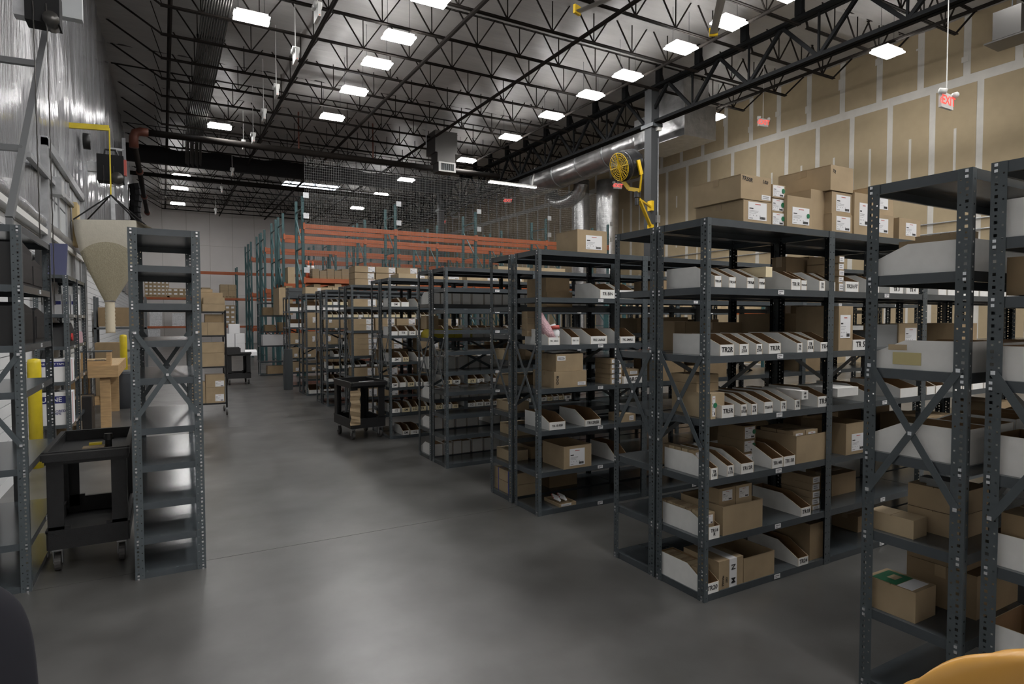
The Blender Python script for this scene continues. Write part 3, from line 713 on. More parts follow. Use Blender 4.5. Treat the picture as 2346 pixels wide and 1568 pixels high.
# second row, second shelf
for (l, r, t, tx, hh) in ((1637, 1653, 632, 'TR\u00bdR', .15), (1669.6, 1686, 635, 'TR\u00beR', None), (1711, 1728, 636, 'TR\u215cR', None), (1738, 1752.5, 638, 'TR\u215eR', None),
        (1812, 1834, 639, 'TR1R', None), (1835.2, 1848.5, 642.5, 'TR1\u00bcR', None), (1876.6, 1890, 643.6, 'TR|1\u00bd', None), (1901.6, 1913.5, 646.6, 'TR|1\u00be', None),
        (1936, 1967, 645, 'TR2\u00bdFT', None), (2000, 2014, 647, None, None), (2038, 2069, 654.7, 'TR 3', None), (2075.6, 2104.7, 657, 'TR 4', None)):
    front('A', 1, 'bin', l, r, t, txt=tx, h=.135, d=.41 if l < 1800 else .36)
front('A', 1, 'carton', 1754.5, 1769, 617, -.01, .3, z=1.940 + .075, hh=.066, desc='pale narrow box laid across the bins', m='binc', tape=False)
stack('A', 1, 1921.5, 1933, [647.5, 632.5, 618, 602, 586], lab=(.05, .1, .9, .8), desc='small white-fronted carton', inset=.02, d=.25)
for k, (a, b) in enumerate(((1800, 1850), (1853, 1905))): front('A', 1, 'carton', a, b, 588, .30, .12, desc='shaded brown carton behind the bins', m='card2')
# second row, third shelf
for (l, r, t, tx) in ((1649, 1682, 790.4, 'TR2R'), (1693.6, 1716, 789, 'TR|2\u00bdR'), (1732, 1746.6, 788.6, 'TR|2\u00beR'), (1760.5, 1789, 787.7, 'TR3R'), (1826, 1838.6, 786.8, 'TR|3\u00bd'),
        (1849, 1864, 780, 'TR|3\u00beR'), (1879, 1904, 784.6, 'TR4R'), (1953.5, 1987.5, 779, 'TR 5')):
    front('A', 2, 'bin', l, r, t, txt=tx, h=.132)
front('A', 2, 'carton', 1920.6, 1952.6, 701.6, .01, .34, desc='tall carton with long upright label', lab=(.1, .28, .72, .52))
front('A', 2, 'carton', 1953.5, 1978, 746.5, .2, .2, z=1.518 + .14, desc='small white carton behind the bin', m='bin')
front('A', 2, 'carton', 2058, 2110, 741.8, .2, .2, desc='square carton with white label', lab=(.28, .1, .5, .7))
front('A', 2, 'carton', 2003, 2056, 744, .21, .2, desc='grey-printed carton', m='greybin')
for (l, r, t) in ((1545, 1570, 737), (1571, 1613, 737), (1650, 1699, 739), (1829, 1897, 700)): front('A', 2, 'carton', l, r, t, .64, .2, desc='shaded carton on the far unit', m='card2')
# second row, fourth shelf
front('A', 3, 'carton', 1628, 1639, 903, .012, .20, desc='end carton with green dot label', lab=(.3, .1, .6, .8), dot=True, m='card3')
front('A', 3, 'carton', 1590, 1612, 896, .215, .2, desc='plain pale carton at the end', m='card3')
for k, (l, r, t, tx) in enumerate(((1652.5, 1682, 930, 'TR5R'), (1697, 1711.4, 927.7, 'TR|5\u00bdR'), (1721, 1735, 926.8, 'TR|6 R'), (1750, 1770.8, 922.4, 'TR6\u00bdR'), (1788, 1802, 920, 'TR|7 R'), (1820.5, 1834, 917, 'TR|8 R'),
        (1873, 1896, 909.6, 'TR9'), (1984, 2006.6, 899, None), (2062, 2102.6, 891, None))):
    front('A', 3, 'bin', l, r, t, txt=tx, h=.125 if k else .10)
front('A', 3, 'carton', 1836.8, 1851.3, 893.7, -.012, .32, z=1.130 + .068, hh=.058, desc='long white box laid over the bins', m='bin', tape=False, txt=[('V8', .02, .5, .7), ('V2', .02, .5, .28)])
front('A', 3, 'carton', 1918.7, 1966, 884, -.02, .32, z=1.130 + .062, hh=.06, desc='flat white box laid over a bin', m='bin', tape=False)
xx = xat(1598, 2.75, 1.13)
for k in range(2):
    for q in range(2):
        carton(X0 + .05 + .10 * k, 2.78, 1.285 + .055 * q, .095, .22, .053, 'small brown box, %s, piled on the end cartons of second row fourth shelf' % (('lower left', 'upper left'), ('lower right', 'upper right'))[k][q], group='small piled boxes', tape=False, name='small_box')
carton(X0 + .05, 2.70, 1.132, .16, .18, .15, 'plain pale carton nearest the post on second row fourth shelf', m='card3')
# second row, fifth shelf
for (l, r, t, tx) in ((1628, 1644.5, 1074.5, 'TR|14R'), (1665.5, 1681.4, 1068.4, 'TR|11\u00bd'), (1697, 1726.8, 1064, 'TR12R'), (1768, 1794, 1052.5, 'TR14R'), (1794.7, 1821.9, 1047.7, 'TR15R')):
    front('A', 4, 'bin', l, r, t, txt=tx, h=.135)
stack('A', 4, 1703, 1730.6, [1040, 1010, 977], lab=(.1, .1, .8, .82), desc='shaded carton with label', inset=.16, d=.22, dot=True, m='card2')
front('A', 4, 'open', 1824, 1902, 1000.5, .01, .38, m='card', desc='big open carton of small boxes')
front('A', 4, 'open', 1937.5, 1987, 972.5, .0, .36, desc='open carton with white label', lab=(.25, .1, .6, .55))
def contents(key, side, lvl, n, x0, y0, z0, w, d, h, what, cols=2):
    for i in range(n):
        cx, cy = i % cols, i // cols
        carton(x0 + cx * (w + .006), y0 + cy * (d + .006), z0, w, d, h, W2('%s, %s of those filling the %s' % ('little brown box', ORD[i + 1], what)), group='boxes in the ' + what, tape=False, name='small_box', lab=(.2, .5, .6, .4), m='card3' if i % 2 else 'card')
bx = xat(1632, 2.70, .757)
contents('A', 'near', 4, 5, xat(1628, 2.66, .757) + .006, 2.80, .775, .055, .052, .135, 'first bin on second row fifth shelf', 1)
ox = xat(1824, 2.66, .757)
contents('A', 'near', 4, 4, ox + .02, 2.70, .82, .13, .13, .15, 'big open carton on second row fifth shelf', 2)
# second row, sixth shelf
front('A', 5, 'bin', 1623.4, 1649, 1209.6, h=.14, txt='TR16|R')
front('A', 5, 'open', 1656, 1746.5, 1163, .01, .36, desc='large open brown carton')
front('A', 5, 'bin', 1834.9, 1857.8, 1165.6, h=.13, txt='TR18')
stack('A', 5, 1860, 1877.5, [1160, 1143, 1127, 1110, 1093], lab=(.1, .1, .85, .8), desc='little carton with white label', inset=.06, d=.25)
contents('A', 'near', 5, 7, xat(1623.4, 2.66, .385) + .01, 2.70, .40, .085, .05, .135, 'filled bin on second row sixth shelf', 1)
contents('A', 'near', 5, 2, xat(1656, 2.66, .385) + .03, 2.72, .50, .15, .12, .165, 'large open carton on second row sixth shelf', 2)
# second row, bottom
front('A', 6, 'bin', 1615.8, 1647, 1340.7, h=.15, txt='TR20')
o = front('A', 6, 'carton', 1646.5, 1702, 1289, .012, .3, desc='carton wrapped in printed white tape', tape=False)
tw = o.dimensions.x
MB().box(tw * .42, tw * .72, -.0016, -.0004, 0, o.dimensions.z).box(tw * .42, tw * .72, 0, .3, o.dimensions.z, o.dimensions.z + .001).obj('printed_tape', 'paper', o)
text(o, 'N', .05, (tw * .57, -.003, o.dimensions.z * .70), (R(90), R(90), 0)); text(o, 'M', .05, (tw * .57, -.003, o.dimensions.z * .22), (R(90), R(90), 0))
text(o, 'OPT', .02, (tw * .30, -.003, o.dimensions.z * .3), (R(90), R(90), 0)); text(o, 'FRAGILE', .018, (tw * .16, -.003, o.dimensions.z * .3), (R(90), R(90), 0))
front('A', 6, 'open', 1703.5, 1773.6, 1281, .012, .34, desc='open carton beside taped carton')
front('A', 6, 'bin', 1828, 1852, 1281, h=.14, txt='TR24', d=.42)
front('A', 6, 'carton', 1854.5, 1884.6, 1203, .03, .36, desc='tall plain carton at the bay end', m='card2')
contents('A', 'near', 6, 6, xat(1615.8, 2.66, .045) + .012, 2.74, .06, .10, .05, .125, 'filled bin on second row bottom shelf', 1)
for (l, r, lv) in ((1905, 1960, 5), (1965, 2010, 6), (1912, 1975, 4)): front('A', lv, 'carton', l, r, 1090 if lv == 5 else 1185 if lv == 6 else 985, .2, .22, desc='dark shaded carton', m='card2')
# third row
front('B', 0, 'carton', 1322.7, 1390, 525, .02, .34, desc='single carton with large label', lab=(.28, .15, .55, .62))
front('B', 1, 'bin', 1374.7, 1409, 663.6, h=.15, txt='TR BIN')
front('B', 1, 'bin', 1419, 1452, 665, h=.15)
for (l, r, t, tx) in ((1256, 1282.7, 773.7, 'TR1 15R13'), (1309, 1328, 773, 'TR1 1\u00bd'), (1353, 1390.7, 771, 'TR2 LARGE'), (1421, 1455, 771.6, 'TR2 SMALL')): front('B', 2, 'bin', l, r, t, txt=tx, h=.14)
front('B', 3, 'carton', 1269.5, 1343.6, 853, .01, .36, desc='lower wide carton', lab=(.72, .1, .25, .22), txt=[('ROO', .035, .1, .5, R(90))])
z4 = zat(853, xat(1269.5, 4.58, 1.13), 4.58)
front('B', 3, 'carton', 1274, 1335.6, 812, .02, .34, z=z4 + .002, desc='upper wide carton marked TR3', lab=(.04, .62, .3, .26), txt=[('TR3-100', .02, .19, .72)])
o = MB(); rr = random.Random(11)
for i in range(7):
    for j in range(5): pass
x4 = xat(1300, 4.6, 1.3); zt4 = zat(810, x4, 4.6)
o.tube([(x4 - .12, 4.72, zt4 + .012), (x4, 4.72, zt4 + .03), (x4 + .16, 4.70, zt4 + .014)], [.05, .075, .04], 8)
for v in range(len(o.v)):
    a = o.v[v]; o.v[v] = (a[0], a[1], zt4 + max(.0, (a[2] - zt4) * .45))
tag(o.obj('plastic_bag', 'plastic', smooth=True), 'crumpled clear plastic bag lying on the upper wide carton', 'bag')
stack('B', 3, 1399, 1425, [868, 857, 846, 834, 822], desc='small carton with twin labels', lab=(.1, .15, .8, .7), inset=.02, d=.24)
front('B', 3, 'bin', 1428, 1473, 863, h=.10, txt='LARGE')
front('B', 3, 'carton', 1430, 1463, 842, .06, .25, z=1.13 + .07, hh=.06, desc='labelled carton sitting in the bin', lab=(.4, .2, .5, .5))
front('B', 4, 'bin', 1258, 1295.5, 969, h=.135, txt='TR 10 RSR', d=.42)
front('B', 4, 'bin', 1340, 1376.6, 963.4, h=.14, txt='TR12RSR', d=.42)
front('B', 4, 'carton', 1424, 1456, 950, .02, .2, desc='small carton with little label', lab=(.55, .15, .3, .6))
front('B', 5, 'open', 1292, 1354.7, 1025, .008, .36, desc='open carton with shipping label', lab=(.2, .12, .55, .75))
front('B', 5, 'bin', 1413, 1441, 1054, h=.15, d=.42)
o = front('B', 6, 'open', 1282, 1320, 1169, .012, .26, desc='shallow open tray of white tubes', lab=(.1, .15, .6, .7), flaps=False)
for k in range(6):
    a = tag(MB().tube([(0, 0, 0), (0, .09, 0)], .011, 8).obj('tube_bottle', 'paper', None, (o.location.x + .025 + .022 * k, o.location.y + .03 + .05 * (k % 3), .045 + .052), 0), 'little white tube with red cap, %s in the shallow tray' % ORD[k + 1], 'tube', 'tubes in the tray')
    MB().tube([(0, .09, 0), (0, .105, 0)], .008, 8).obj('cap', 'redcap', a)
# bubble wrap in the first third-shelf bin
bx = xat(1262, 4.60, 1.53)
b = MB(); b.tube([(bx + .03, 4.63, 1.56), (bx + .0, 4.66, 1.64), (bx - .045, 4.68, 1.73), (bx - .065, 4.69, 1.80)], [.05, .055, .042, .03], 10)
tag(b.obj('bubble_wrap', 'pink', smooth=True), 'roll of pink bubble wrap leaning out of a third row bin', 'wrap')
b = MB(); b.tube([(bx + .06, 4.62, 1.55), (bx + .065, 4.63, 1.63), (bx + .05, 4.65, 1.70)], [.035, .042, .025], 8)
tag(b.obj('printed_bag', 'paper', smooth=True), 'white red-printed bag standing beside the pink bubble wrap', 'bag')
MB().tube([(bx + .062, 4.625, 1.655), (bx + .060, 4.632, 1.685)], .044, 8).obj('red_print', 'redink', bpy.data.objects['printed_bag'], smooth=True)
# small boxes behind, third row third shelf
for q in range(4):
    for k in range(2):
        carton(X0 + .06 + .085 * k, 4.86, 1.52 + .07 + .058 * q, .08, .10, .056, 'little brown box, column %s, %s up, behind third row leftmost bin' % (('one', 'two')[k], ORD[q + 1]), group='little boxes behind the bin', tape=False, name='small_box')
def far(key, lvl, x0, w, d, h, desc, inset=.01, z=0, m='card', kind='carton', **kw):
    r = ROW[key]; y = r['yr'] - inset; zz = r['lr'][lvl] + z
    lab = W2('%s, %s' % (desc, where(key, 'far', lvl, 'bin' if kind == 'bin' else 'carton')))
    if kind == 'bin': return shelf_bin(x0 + w, y, zz, w, d, h, h * .5, lab, rz=math.pi, **kw)
    return carton(x0 + w, y, zz, w, d, h, lab, rz=math.pi, m=m, **kw)
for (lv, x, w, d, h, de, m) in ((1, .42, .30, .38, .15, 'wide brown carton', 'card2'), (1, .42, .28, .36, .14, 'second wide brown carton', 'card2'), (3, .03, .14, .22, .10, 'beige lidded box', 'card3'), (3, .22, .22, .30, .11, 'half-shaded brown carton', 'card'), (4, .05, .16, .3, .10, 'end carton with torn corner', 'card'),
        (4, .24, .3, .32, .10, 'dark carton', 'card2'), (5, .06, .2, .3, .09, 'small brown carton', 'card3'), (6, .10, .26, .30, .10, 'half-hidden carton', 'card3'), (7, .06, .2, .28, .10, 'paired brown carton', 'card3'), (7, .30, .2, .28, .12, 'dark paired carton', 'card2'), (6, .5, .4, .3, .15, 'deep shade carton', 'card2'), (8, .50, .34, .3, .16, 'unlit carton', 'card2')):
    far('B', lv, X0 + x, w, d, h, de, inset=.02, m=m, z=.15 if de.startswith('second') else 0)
for k in range(2):
    c = carton(X0 + .04 + .30, 5.47, .045 + .112 * k, .30, .40, .108, 'brown blue-strapped carton at the third row end, %s of two' % ('lower', 'upper')[k], rz=math.pi, m='card3', tape=False)
    for yy in (.08, .28): MB().box(-.002, .302, yy, yy + .008, -.001, .1095).obj('blue_strap', 'redstrap', c)
# ------------------------------------------------------------------ nearest row (seen from its end)
def endbin(lvl, pl, pr, pt, w, desc, front_far=True, key='Z', side='far', xo=.02, pb=None, slope=.45, txt=None):
    """bin seen from the aisle end: pl,pr,pt are the side panel's extents in the photograph"""
    X = X0 + xo; z = ROW[key]['lr' if side == 'far' else 'lf'][lvl]
    ya, yb = at(pl, 700, X=X).y, at(pr, 700, X=X).y; y0, y1 = min(ya, yb), max(ya, yb)
    h = zat(pt, X, (y0 + y1) / 2) - z; lab = W2('%s, %s' % (desc, where(key, side, lvl, 'bin')))
    if side == 'far': return shelf_bin(X + w, y1, z, w, y1 - y0, h, h * slope, lab, rz=math.pi)
    return shelf_bin(X, y0, z, w, y1 - y0, h, h * slope, lab)
zr = ROW['Z']['yr']
def zbin(side, lvl, x, w, h, desc, d=.40, fh=.5, **kw):
    r = ROW['Z']; z = r['lr' if side == 'far' else 'lf'][lvl]; lab = W2('%s, %s' % (desc, where('Z', side, lvl, 'bin')))
    if side == 'far': return shelf_bin(x + w, r['yr'] - .012, z, w, d, h, h * fh, lab, rz=math.pi, **kw)
    return shelf_bin(x, r['yf'] + .012, z, w, d, h, h * fh, lab, **kw)
zbin('far', 1, X0 + .03, .26, .135, 'long white bin with sloping front'); zbin('far', 1, X0 + .31, .26, .135, 'white bin'); zbin('far', 1, X0 + .6, .28, .135, 'white bin')
for k in range(4): carton(X0 + .06 + .01 * k, 1.30 + .075 * k, 1.94 + .015, .08, .07, .155 if k < 3 else .14, 'brown carton with %s label standing in the nearest row long bin, %s' % (('green', 'white', 'plain', 'small')[k], ORD[k + 1]), group='cartons in the long bin', tape=False, lab=(.1, .1, .7, .6))
b = zbin('far', 2, X0 + .03, .28, .130, 'white bin with yellowed tape patch')
M['patch'] = mat('yellow_tape', (.52, .45, .22), .5)
MB().box(.282, .2835, .10, .22, .02, .075).obj('tape_patch', 'patch', b); MB().box(.282, .2835, .08, .16, .085, .11).obj('tape_patch', 'card3', b)
zbin('far', 2, X0 + .33, .26, .12, 'white bin'); zbin('far', 2, X0 + .62, .3, .12, 'white bin')
zbin('far', 3, X0 + .03, .20, .15, 'wide white bin'); zbin('far', 3, X0 + .25, .20, .15, 'white bin'); zbin('far', 3, X0 + .47, .2, .16, 'white bin'); zbin('far', 3, X0 + .69, .2, .15, 'white bin'); zbin('far', 3, X0 + .91, .2, .15, 'white bin')
far('Z', 4, X0 + .04, .11, .20, .085, 'pale long edge carton', m='card3', tape=False)
far('Z', 4, X0 + .20, .26, .22, .105, 'lower of two plain cartons', inset=.10, tape=False); far('Z', 4, X0 + .20, .26, .22, .105, 'upper of two plain cartons', inset=.10, z=.108, tape=False)
tag(MB().box(0, .10, 0, .12, 0, .035).box(.02, .08, .09, .16, .004, .03).obj('grey_device', 'greybin', None, (X0 + .22, 1.40, .757 + .213)), 'grey plastic device lying on two plain cartons in nearest row', 'device')
c = far('Z', 5, X0 + .03, .17, .22, .14, 'carton with green top label', tape=False)
MB().box(.02, .16, .02, .13, .14, .1415).obj('top_label', 'green', c); MB().box(.02, .16, .135, .2, .14, .1415).obj('top_label', 'paper', c); MB().box(.05, .11, .06, .1, .1416, .142).obj('window_patch', 'card3', c)
far('Z', 5, X0 + .30, .40, .30, .20, 'big dark carton', inset=.05, m='card2'); far('Z', 5, X0 + .30, .25, .25, .08, 'carton on the big dark carton', inset=.05, z=.202, m='card2', tape=False)
c = far('Z', 6, X0 + .36, .2, .12, .10, 'white printed carton', inset=.24, m='bin', tape=False); text(c, 'Quality', .03, (.201, .06, .05), (R(90), 0, R(90)))
zbin('near', 1, X0 + .03, .3, .15, 'white bin'); zbin('near', 1, X0 + .36, .3, .15, 'white bin'); zbin('near', 3, X0 + .03, .3, .135, 'long white bin'); zbin('near', 3, X0 + .36, .3, .135, 'white bin')
zbin('near', 4, X0 + .03, .24, .155, 'white bin with sloping front'); zbin('near', 4, X0 + .3, .24, .155, 'white bin'); zbin('near', 5, X0 + .03, .3, .13, 'white bin under brown cartons'); zbin('near', 6, X0 + .03, .3, .13, 'white bin in deep shade')
for k in range(2): carton(X0 + .06 + .16 * k, .86, .757 + .01, .14, .3, .20, 'brown carton standing in the nearest row fifth-level bin, %s' % ('aisle end', 'inner')[k], m='card2', tape=False)
carton(X0 + .1, .90, 1.125 + .012, .15, .2, .20, 'dark carton standing in the nearest row near-side middle bin', m='card2', tape=False)
for k in range(3): carton(X0 + .05 + .28 * k, .80, 1.835, .25, .36, .15, 'brown carton on nearest row near-side third shelf, %s from aisle' % ORD[k + 1], m='card2')

# ------------------------------------------------------------------ further rows, filled shelf by shelf
rf = random.Random(21)
def fillbins(key, side, lvl, x0, x1, wr, h, desc, cream=0, txt=None, gap=0.0, d=.38, group=None, yellow=False):
    r = ROW[key]; z = r['lf' if side == 'near' else 'lr'][lvl]; x = x0
    while x < x1 - wr[0]:
        wd = rf.uniform(*wr); fb = (x - X0) // W
        if (x + wd - X0) // W != fb: x = X0 + W * (fb + 1) + .03; continue
        if rf.random() > gap:
            hh = h * rf.uniform(.92, 1.06); cr = rf.random() < cream
            lab = W2('%s%s, %s' % ('cream-fronted ' if cr else '', desc, where(key, side, lvl, 'bin')))
            g = group or 'bins on the further rows'
            if side == 'near':
                shelf_bin(x, r['yf'] + .006, z, wd, d, hh, hh * .48, lab, rf.choice(['TR', 'SM', '1/2', '3/4', 'LG', None]) if txt else None, g, cream=cr)
            else: shelf_bin(x + wd, r['yr'] - .006, z, wd, d, hh, hh * .48, lab, None, g, rz=math.pi, cream=cr)
        x += wd + rf.uniform(.003, .03)
def fillcart(key, side, lvl, x0, x1, wr, hr, n, desc, m='card', d=.36, gap=.1, lab=None, inset=.01):
    r = ROW[key]; z0 = r['lf' if side == 'near' else 'lr'][lvl]; x = x0
    while x < x1 - wr[0]:
        wd = rf.uniform(*wr); fb = (x - X0) // W
        if (x + wd - X0) // W != fb: x = X0 + W * (fb + 1) + .03; continue
        if rf.random() > gap:
            h = rf.uniform(*hr); base = where(key, side, lvl, 'carton stack' if n > 1 else 'carton')
            for i in range(n):
                l = W2('%s%s, %s' % (desc, '' if n == 1 else ' ' + ('lowest', 'second-up', 'third-up', 'fourth-up')[i], base))
                y = r['yf'] + inset + .005 * i if side == 'near' else r['yr'] - inset
                carton(x if side == 'near' else x + wd, y, z0 + i * (h + .002), wd, d, h, l, rz=0 if side == 'near' else math.pi, m=m, lab=lab, tape=False, group='cartons on the further rows', seed=i)
        x += wd + rf.uniform(.004, .03)
xa, xb = X0 + .03, X0 + 3.6
for lv in (1, 3, 4, 5, 6): fillbins('C', 'far', lv, xa, X0 + 2.4, (.11, .16), .155, 'white bin turned backwards', gap=.06)
fillbins('C', 'far', 2, X0 + .45, X0 + 2.4, (.10, .16), .12, 'grey bin turned backwards', gap=.1)
for k in range(4):
    c = tag(put('yellow_bin', bin_mesh(.15, .36, .11, .06), None, (X0 + .03 + .155 * (k + 1), 7.48, 1.518), math.pi), 'yellow plastic bin on the fourth row far side, %s from aisle' % ORD[k + 1], 'bin', 'yellow plastic bins')
    c.data.materials[0] = M['yellowbin']; c.data.materials[3] = M['yellowbin']; c.data.materials[1] = M['yellowbin']; c.data.materials[2] = M['yellowbin']
far('C', 2, X0 + .02, .16, .2, .17, 'brown carton beside the yellow bins', m='card', inset=.05, z=.11)
fillcart('C', 'near', 0, X0 + .7, X0 + 2.2, (.3, .5), (.03, .05), 1, 'flat brown carton', 'card3', gap=.4)
for lv in (1, 2, 3, 4, 5, 6): fillbins('D', 'near', lv, xa, X0 + (2.4 if lv < 4 else 3.2), (.09, .15), .135, 'white bin', cream=.3, txt=True, gap=.15)
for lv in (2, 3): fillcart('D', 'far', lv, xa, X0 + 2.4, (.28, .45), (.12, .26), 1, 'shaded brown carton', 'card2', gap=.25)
fillcart('D', 'near', 0, X0 + .15, X0 + 3.4, (.3, .6), (.05, .09), 1, 'low brown carton', 'card3', gap=.35, lab=(.6, .1, .3, .8))
LB2 = (.62, .06, .34, .88)
for lv, n, hr in ((2, 2, (.10, .11)), (3, 4, (.095, .10)), (4, 1, (.13, .15)), (5, 1, (.12, .16)), (1, 1, (.1, .14)), (6, 2, (.1, .12))):
    fillcart('E', 'near', lv, xa, X0 + 2.4, (.36, .44), hr, n, 'wide white-labelled carton', 'card', gap=.12, lab=LB2)
r = ROW['E']
for i, (l, rr_) in enumerate(((813.6, 860.5), (861.8, 908.5), (910, 957))):
    x0_, x1_ = xat(l, r['yf'] + .01, H), xat(rr_, r['yf'] + .01, H)
    for k in range(3):
        carton(x0_, r['yf'] + .01 + .01 * (k % 2), H + .112 * k, x1_ - x0_ - .012 * ((k + i) % 2), .4, .106, 'flat labelled carton piled on sixth row top shelf, %s column, %s' % (ORD[i + 1], ('lowest', 'middle', 'topmost')[k]), group='flat labelled cartons', lab=(.64, .05, .33, .88), tape=False, seed=k)
for lv in (1, 2): fillbins('F', 'near', lv, xa, X0 + 2.4, (.085, .10), .125, 'white bin', cream=.7, txt=False, gap=.04)
for lv in (4, 5, 6, 7): fillbins('F', 'near', lv, xa, X0 + 1.4, (.09, .14), .125, 'white bin', cream=.2, gap=.1)
fillcart('F', 'near', 3, X0 + .3, X0 + 2, (.2, .3), (.1, .14), 1, 'brown carton', gap=.3, lab=(.5, .1, .4, .6))
fillbins('F', 'near', 8, X0 + .45, X0 + 1.0, (.1, .12), .13, 'white bin')
fillbins('G', 'near', 1, xa, X0 + 1.4, (.2, .3), .22, 'grey-sided bin')
for lv in (2, 3): fillcart('G', 'near', lv, xa, X0 + 1.4, (.3, .36), (.34, .37), 1, 'tall brown carton with small label', gap=.05, lab=(.35, .35, .18, .35))
fillcart('G', 'near', 4, X0 + .3, X0 + 1.4, (.3, .4), (.3, .34), 1, 'leaning brown carton', 'card2', gap=.1)
fillcart('G', 'near', 0, X0 - .0, X0 + 1.2, (.5, .6), (.14, .16), 1, 'pale brown carton', 'card3', gap=0, lab=(.45, .1, .12, .8))
fillbins('G', 'near', 6, X0 + .05, X0 + 1.0, (.2, .3), .18, 'grey-sided bin')
for lv, de in ((1, 'white-sided bin'), (2, 'white-sided bin')): fillbins('H', 'near', lv, xa, X0 + 1.2, (.3, .5), .2, de)
for lv in (3, 4, 5): fillcart('H', 'near', lv, xa, X0 + 1.2, (.3, .5), (.22, .3), 1, 'brown carton with small label', gap=.05, lab=(.3, .1, .25, .3))
# second and later bays of the near rows, glimpsed through the gaps
for key, lv in (('A', 1), ('A', 3), ('B', 2), ('B', 4)): fillbins(key, 'near', lv, X0 + 2.5, X0 + 4.8, (.11, .2), .13, 'white bin in a further bay', gap=.25)
for key, lv in (('A', 2), ('A', 4), ('B', 1), ('B', 3), ('B', 5)): fillcart(key, 'near', lv, X0 + (2.5 if key == 'A' else 1.4), X0 + 4.2, (.26, .42), (.12, .26), 1, 'brown carton in a further bay', 'card2', gap=.3)
for lv in (2, 4): fillcart('A', 'far', lv, X0 + 1.3, X0 + 3.0, (.3, .45), (.14, .28), 1, 'dark brown carton', 'card2', gap=.3)
for lv in (2,): fillcart('B', 'far', lv, X0 + 1.0, X0 + 3.0, (.3, .45), (.12, .2), 1, 'dark brown carton', 'card2', gap=.3)

# ------------------------------------------------------------------ utility carts
def utility_cart(x, y, rz, label, w=.46, L=.92, hgt=.84, extra=None):
    t = thing('utility_cart', label, 'cart', (x, y, 0), rz, 'black utility carts')
    def tray(name, z0, z1, lip):
        a, b = w / 2, L / 2; m = MB()
        m.box(-a, a, -b, b, z0, z0 + .012)
        # sloped outer walls
        for (p, q) in (((-a, -b), (a, -b)), ((a, -b), (a, b)), ((a, b), (-a, b)), ((-a, b), (-a, -b))):
            m.bar((p[0], p[1], (z0 + z1) / 2), (q[0], q[1], (z0 + z1) / 2), .022, z1 - z0)
            m.bar((p[0] * (1 + lip), p[1] * (1 + lip / 2), z1), (q[0] * (1 + lip), q[1] * (1 + lip / 2), z1), .032, .02)
        return m.obj(name, 'black', t)
    tp = tray('top_tray', hgt - .08, hgt, .03); tray('bottom_tray', .175, .30, .0)
    MB().bar((-w / 2 - .01, -L / 2 - .06, hgt - .02), (w / 2 + .01, -L / 2 - .06, hgt - .02), .05, .05).bar((-w / 2, -L / 2 - .06, hgt - .02), (-w / 2, -L / 2, hgt - .02), .05, .04).bar((w / 2, -L / 2 - .06, hgt - .02), (w / 2, -L / 2, hgt - .02), .05, .04).bar((0, -L / 2 - .06, hgt - .02), (0, -L / 2, hgt - .02), .03, .03).obj('push_handle', 'black', t)
    for sx in (-1, 1):
        for sy in (-1, 1):
            a, b = sx * (w / 2 - .012), sy * (L / 2 - .012); m = MB()
            m.v += []
            m.bar((a - sx * .035, b, .24), (a - sx * .035, b, hgt - .08), .09, .028, 0, (0, 1, 0)).bar((a, b - sy * .045, .24), (a, b - sy * .045, hgt - .08), .028, .11, 0, (0, 1, 0))
            m.bar((a - sx * .05, b, .24), (a - sx * .05, b, .33), .13, .028, 0, (0, 1, 0))
            m.obj('leg', 'black', t)
            c = MB().box(a - sx * .03 - .03, a - sx * .03 + .03, b - sy * .06 - .03, b - sy * .06 + .03, .15, .176).bar((a - sx * .03 - .025, b - sy * .06, .15), (a - sx * .03 - .025, b - sy * .08, .06), .006, .04).bar((a - sx * .03 + .025, b - sy * .06, .15), (a - sx * .03 + .025, b - sy * .08, .06), .006, .04).obj('caster', 'galv', t)
            MB().tube([(a - sx * .03 - .018, b - sy * .08, .064), (a - sx * .03 + .018, b - sy * .08, .064)], [.062, .062], 18).obj('wheel', 'rubber', c, smooth=False)
    return t
ct = utility_cart(-.475, 5.62, R(0), 'black two-shelf plastic utility cart beside the empty end-on shelving unit')
carton(-.52, 5.36, .773, .13, .09, .05, 'small brown carton marked TR25 in the near black cart tray', txt=[('TR25', .022, .5, .6)], tape=False)
o = MB(); o.tube([(-.37, 5.50, .78), (-.37, 5.50, .86)], .022, 8).tube([(-.37, 5.50, .85), (-.37, 5.50, .895)], [.032, .028], 10).box(-.40, -.34, 5.46, 5.54, .773, .79)
dr = tag(o.obj('cordless_tool', 'black'), 'black and yellow hand tool lying in the near black cart tray', 'tool'); MB().box(-.49, -.41, 5.47, 5.52, .773, .835).obj('tool_body', 'yellow', dr)
cx = at(838, 1005, Z=0)
c2 = utility_cart(2.56, 9.20, R(4), 'black two-shelf utility cart with brown paper hanging, parked by fifth row', w=.50, L=.78)
pp = MB(); n = 14
for k in range(n + 1):
    z = .73 - .50 * k / n; ww = .072 + .004 * math.sin(k); xx_ = .005 * math.sin(k * 1.3)
    pp.v += [(-ww + xx_, .012 * math.sin(k * 2.1), z), (ww + xx_, .012 * math.cos(k * 1.7), z)]
for k in range(n): pp.f.append((2 * k, 2 * k + 1, 2 * k + 3, 2 * k + 2)); pp.m.append(0)
o = pp.obj('paper_sheet', 'card', None, (2.385, 8.77, 0), R(2)); sm = o.modifiers.new('thick', 'SOLIDIFY'); sm.thickness = .004
tag(o, 'strip of crumpled brown paper hanging from the cart by fifth row', 'paper')
MB().box(-.11, .11, -.03, .03, 0, .002).obj('label_strip', 'paper', c2, (0, -.33, .845))
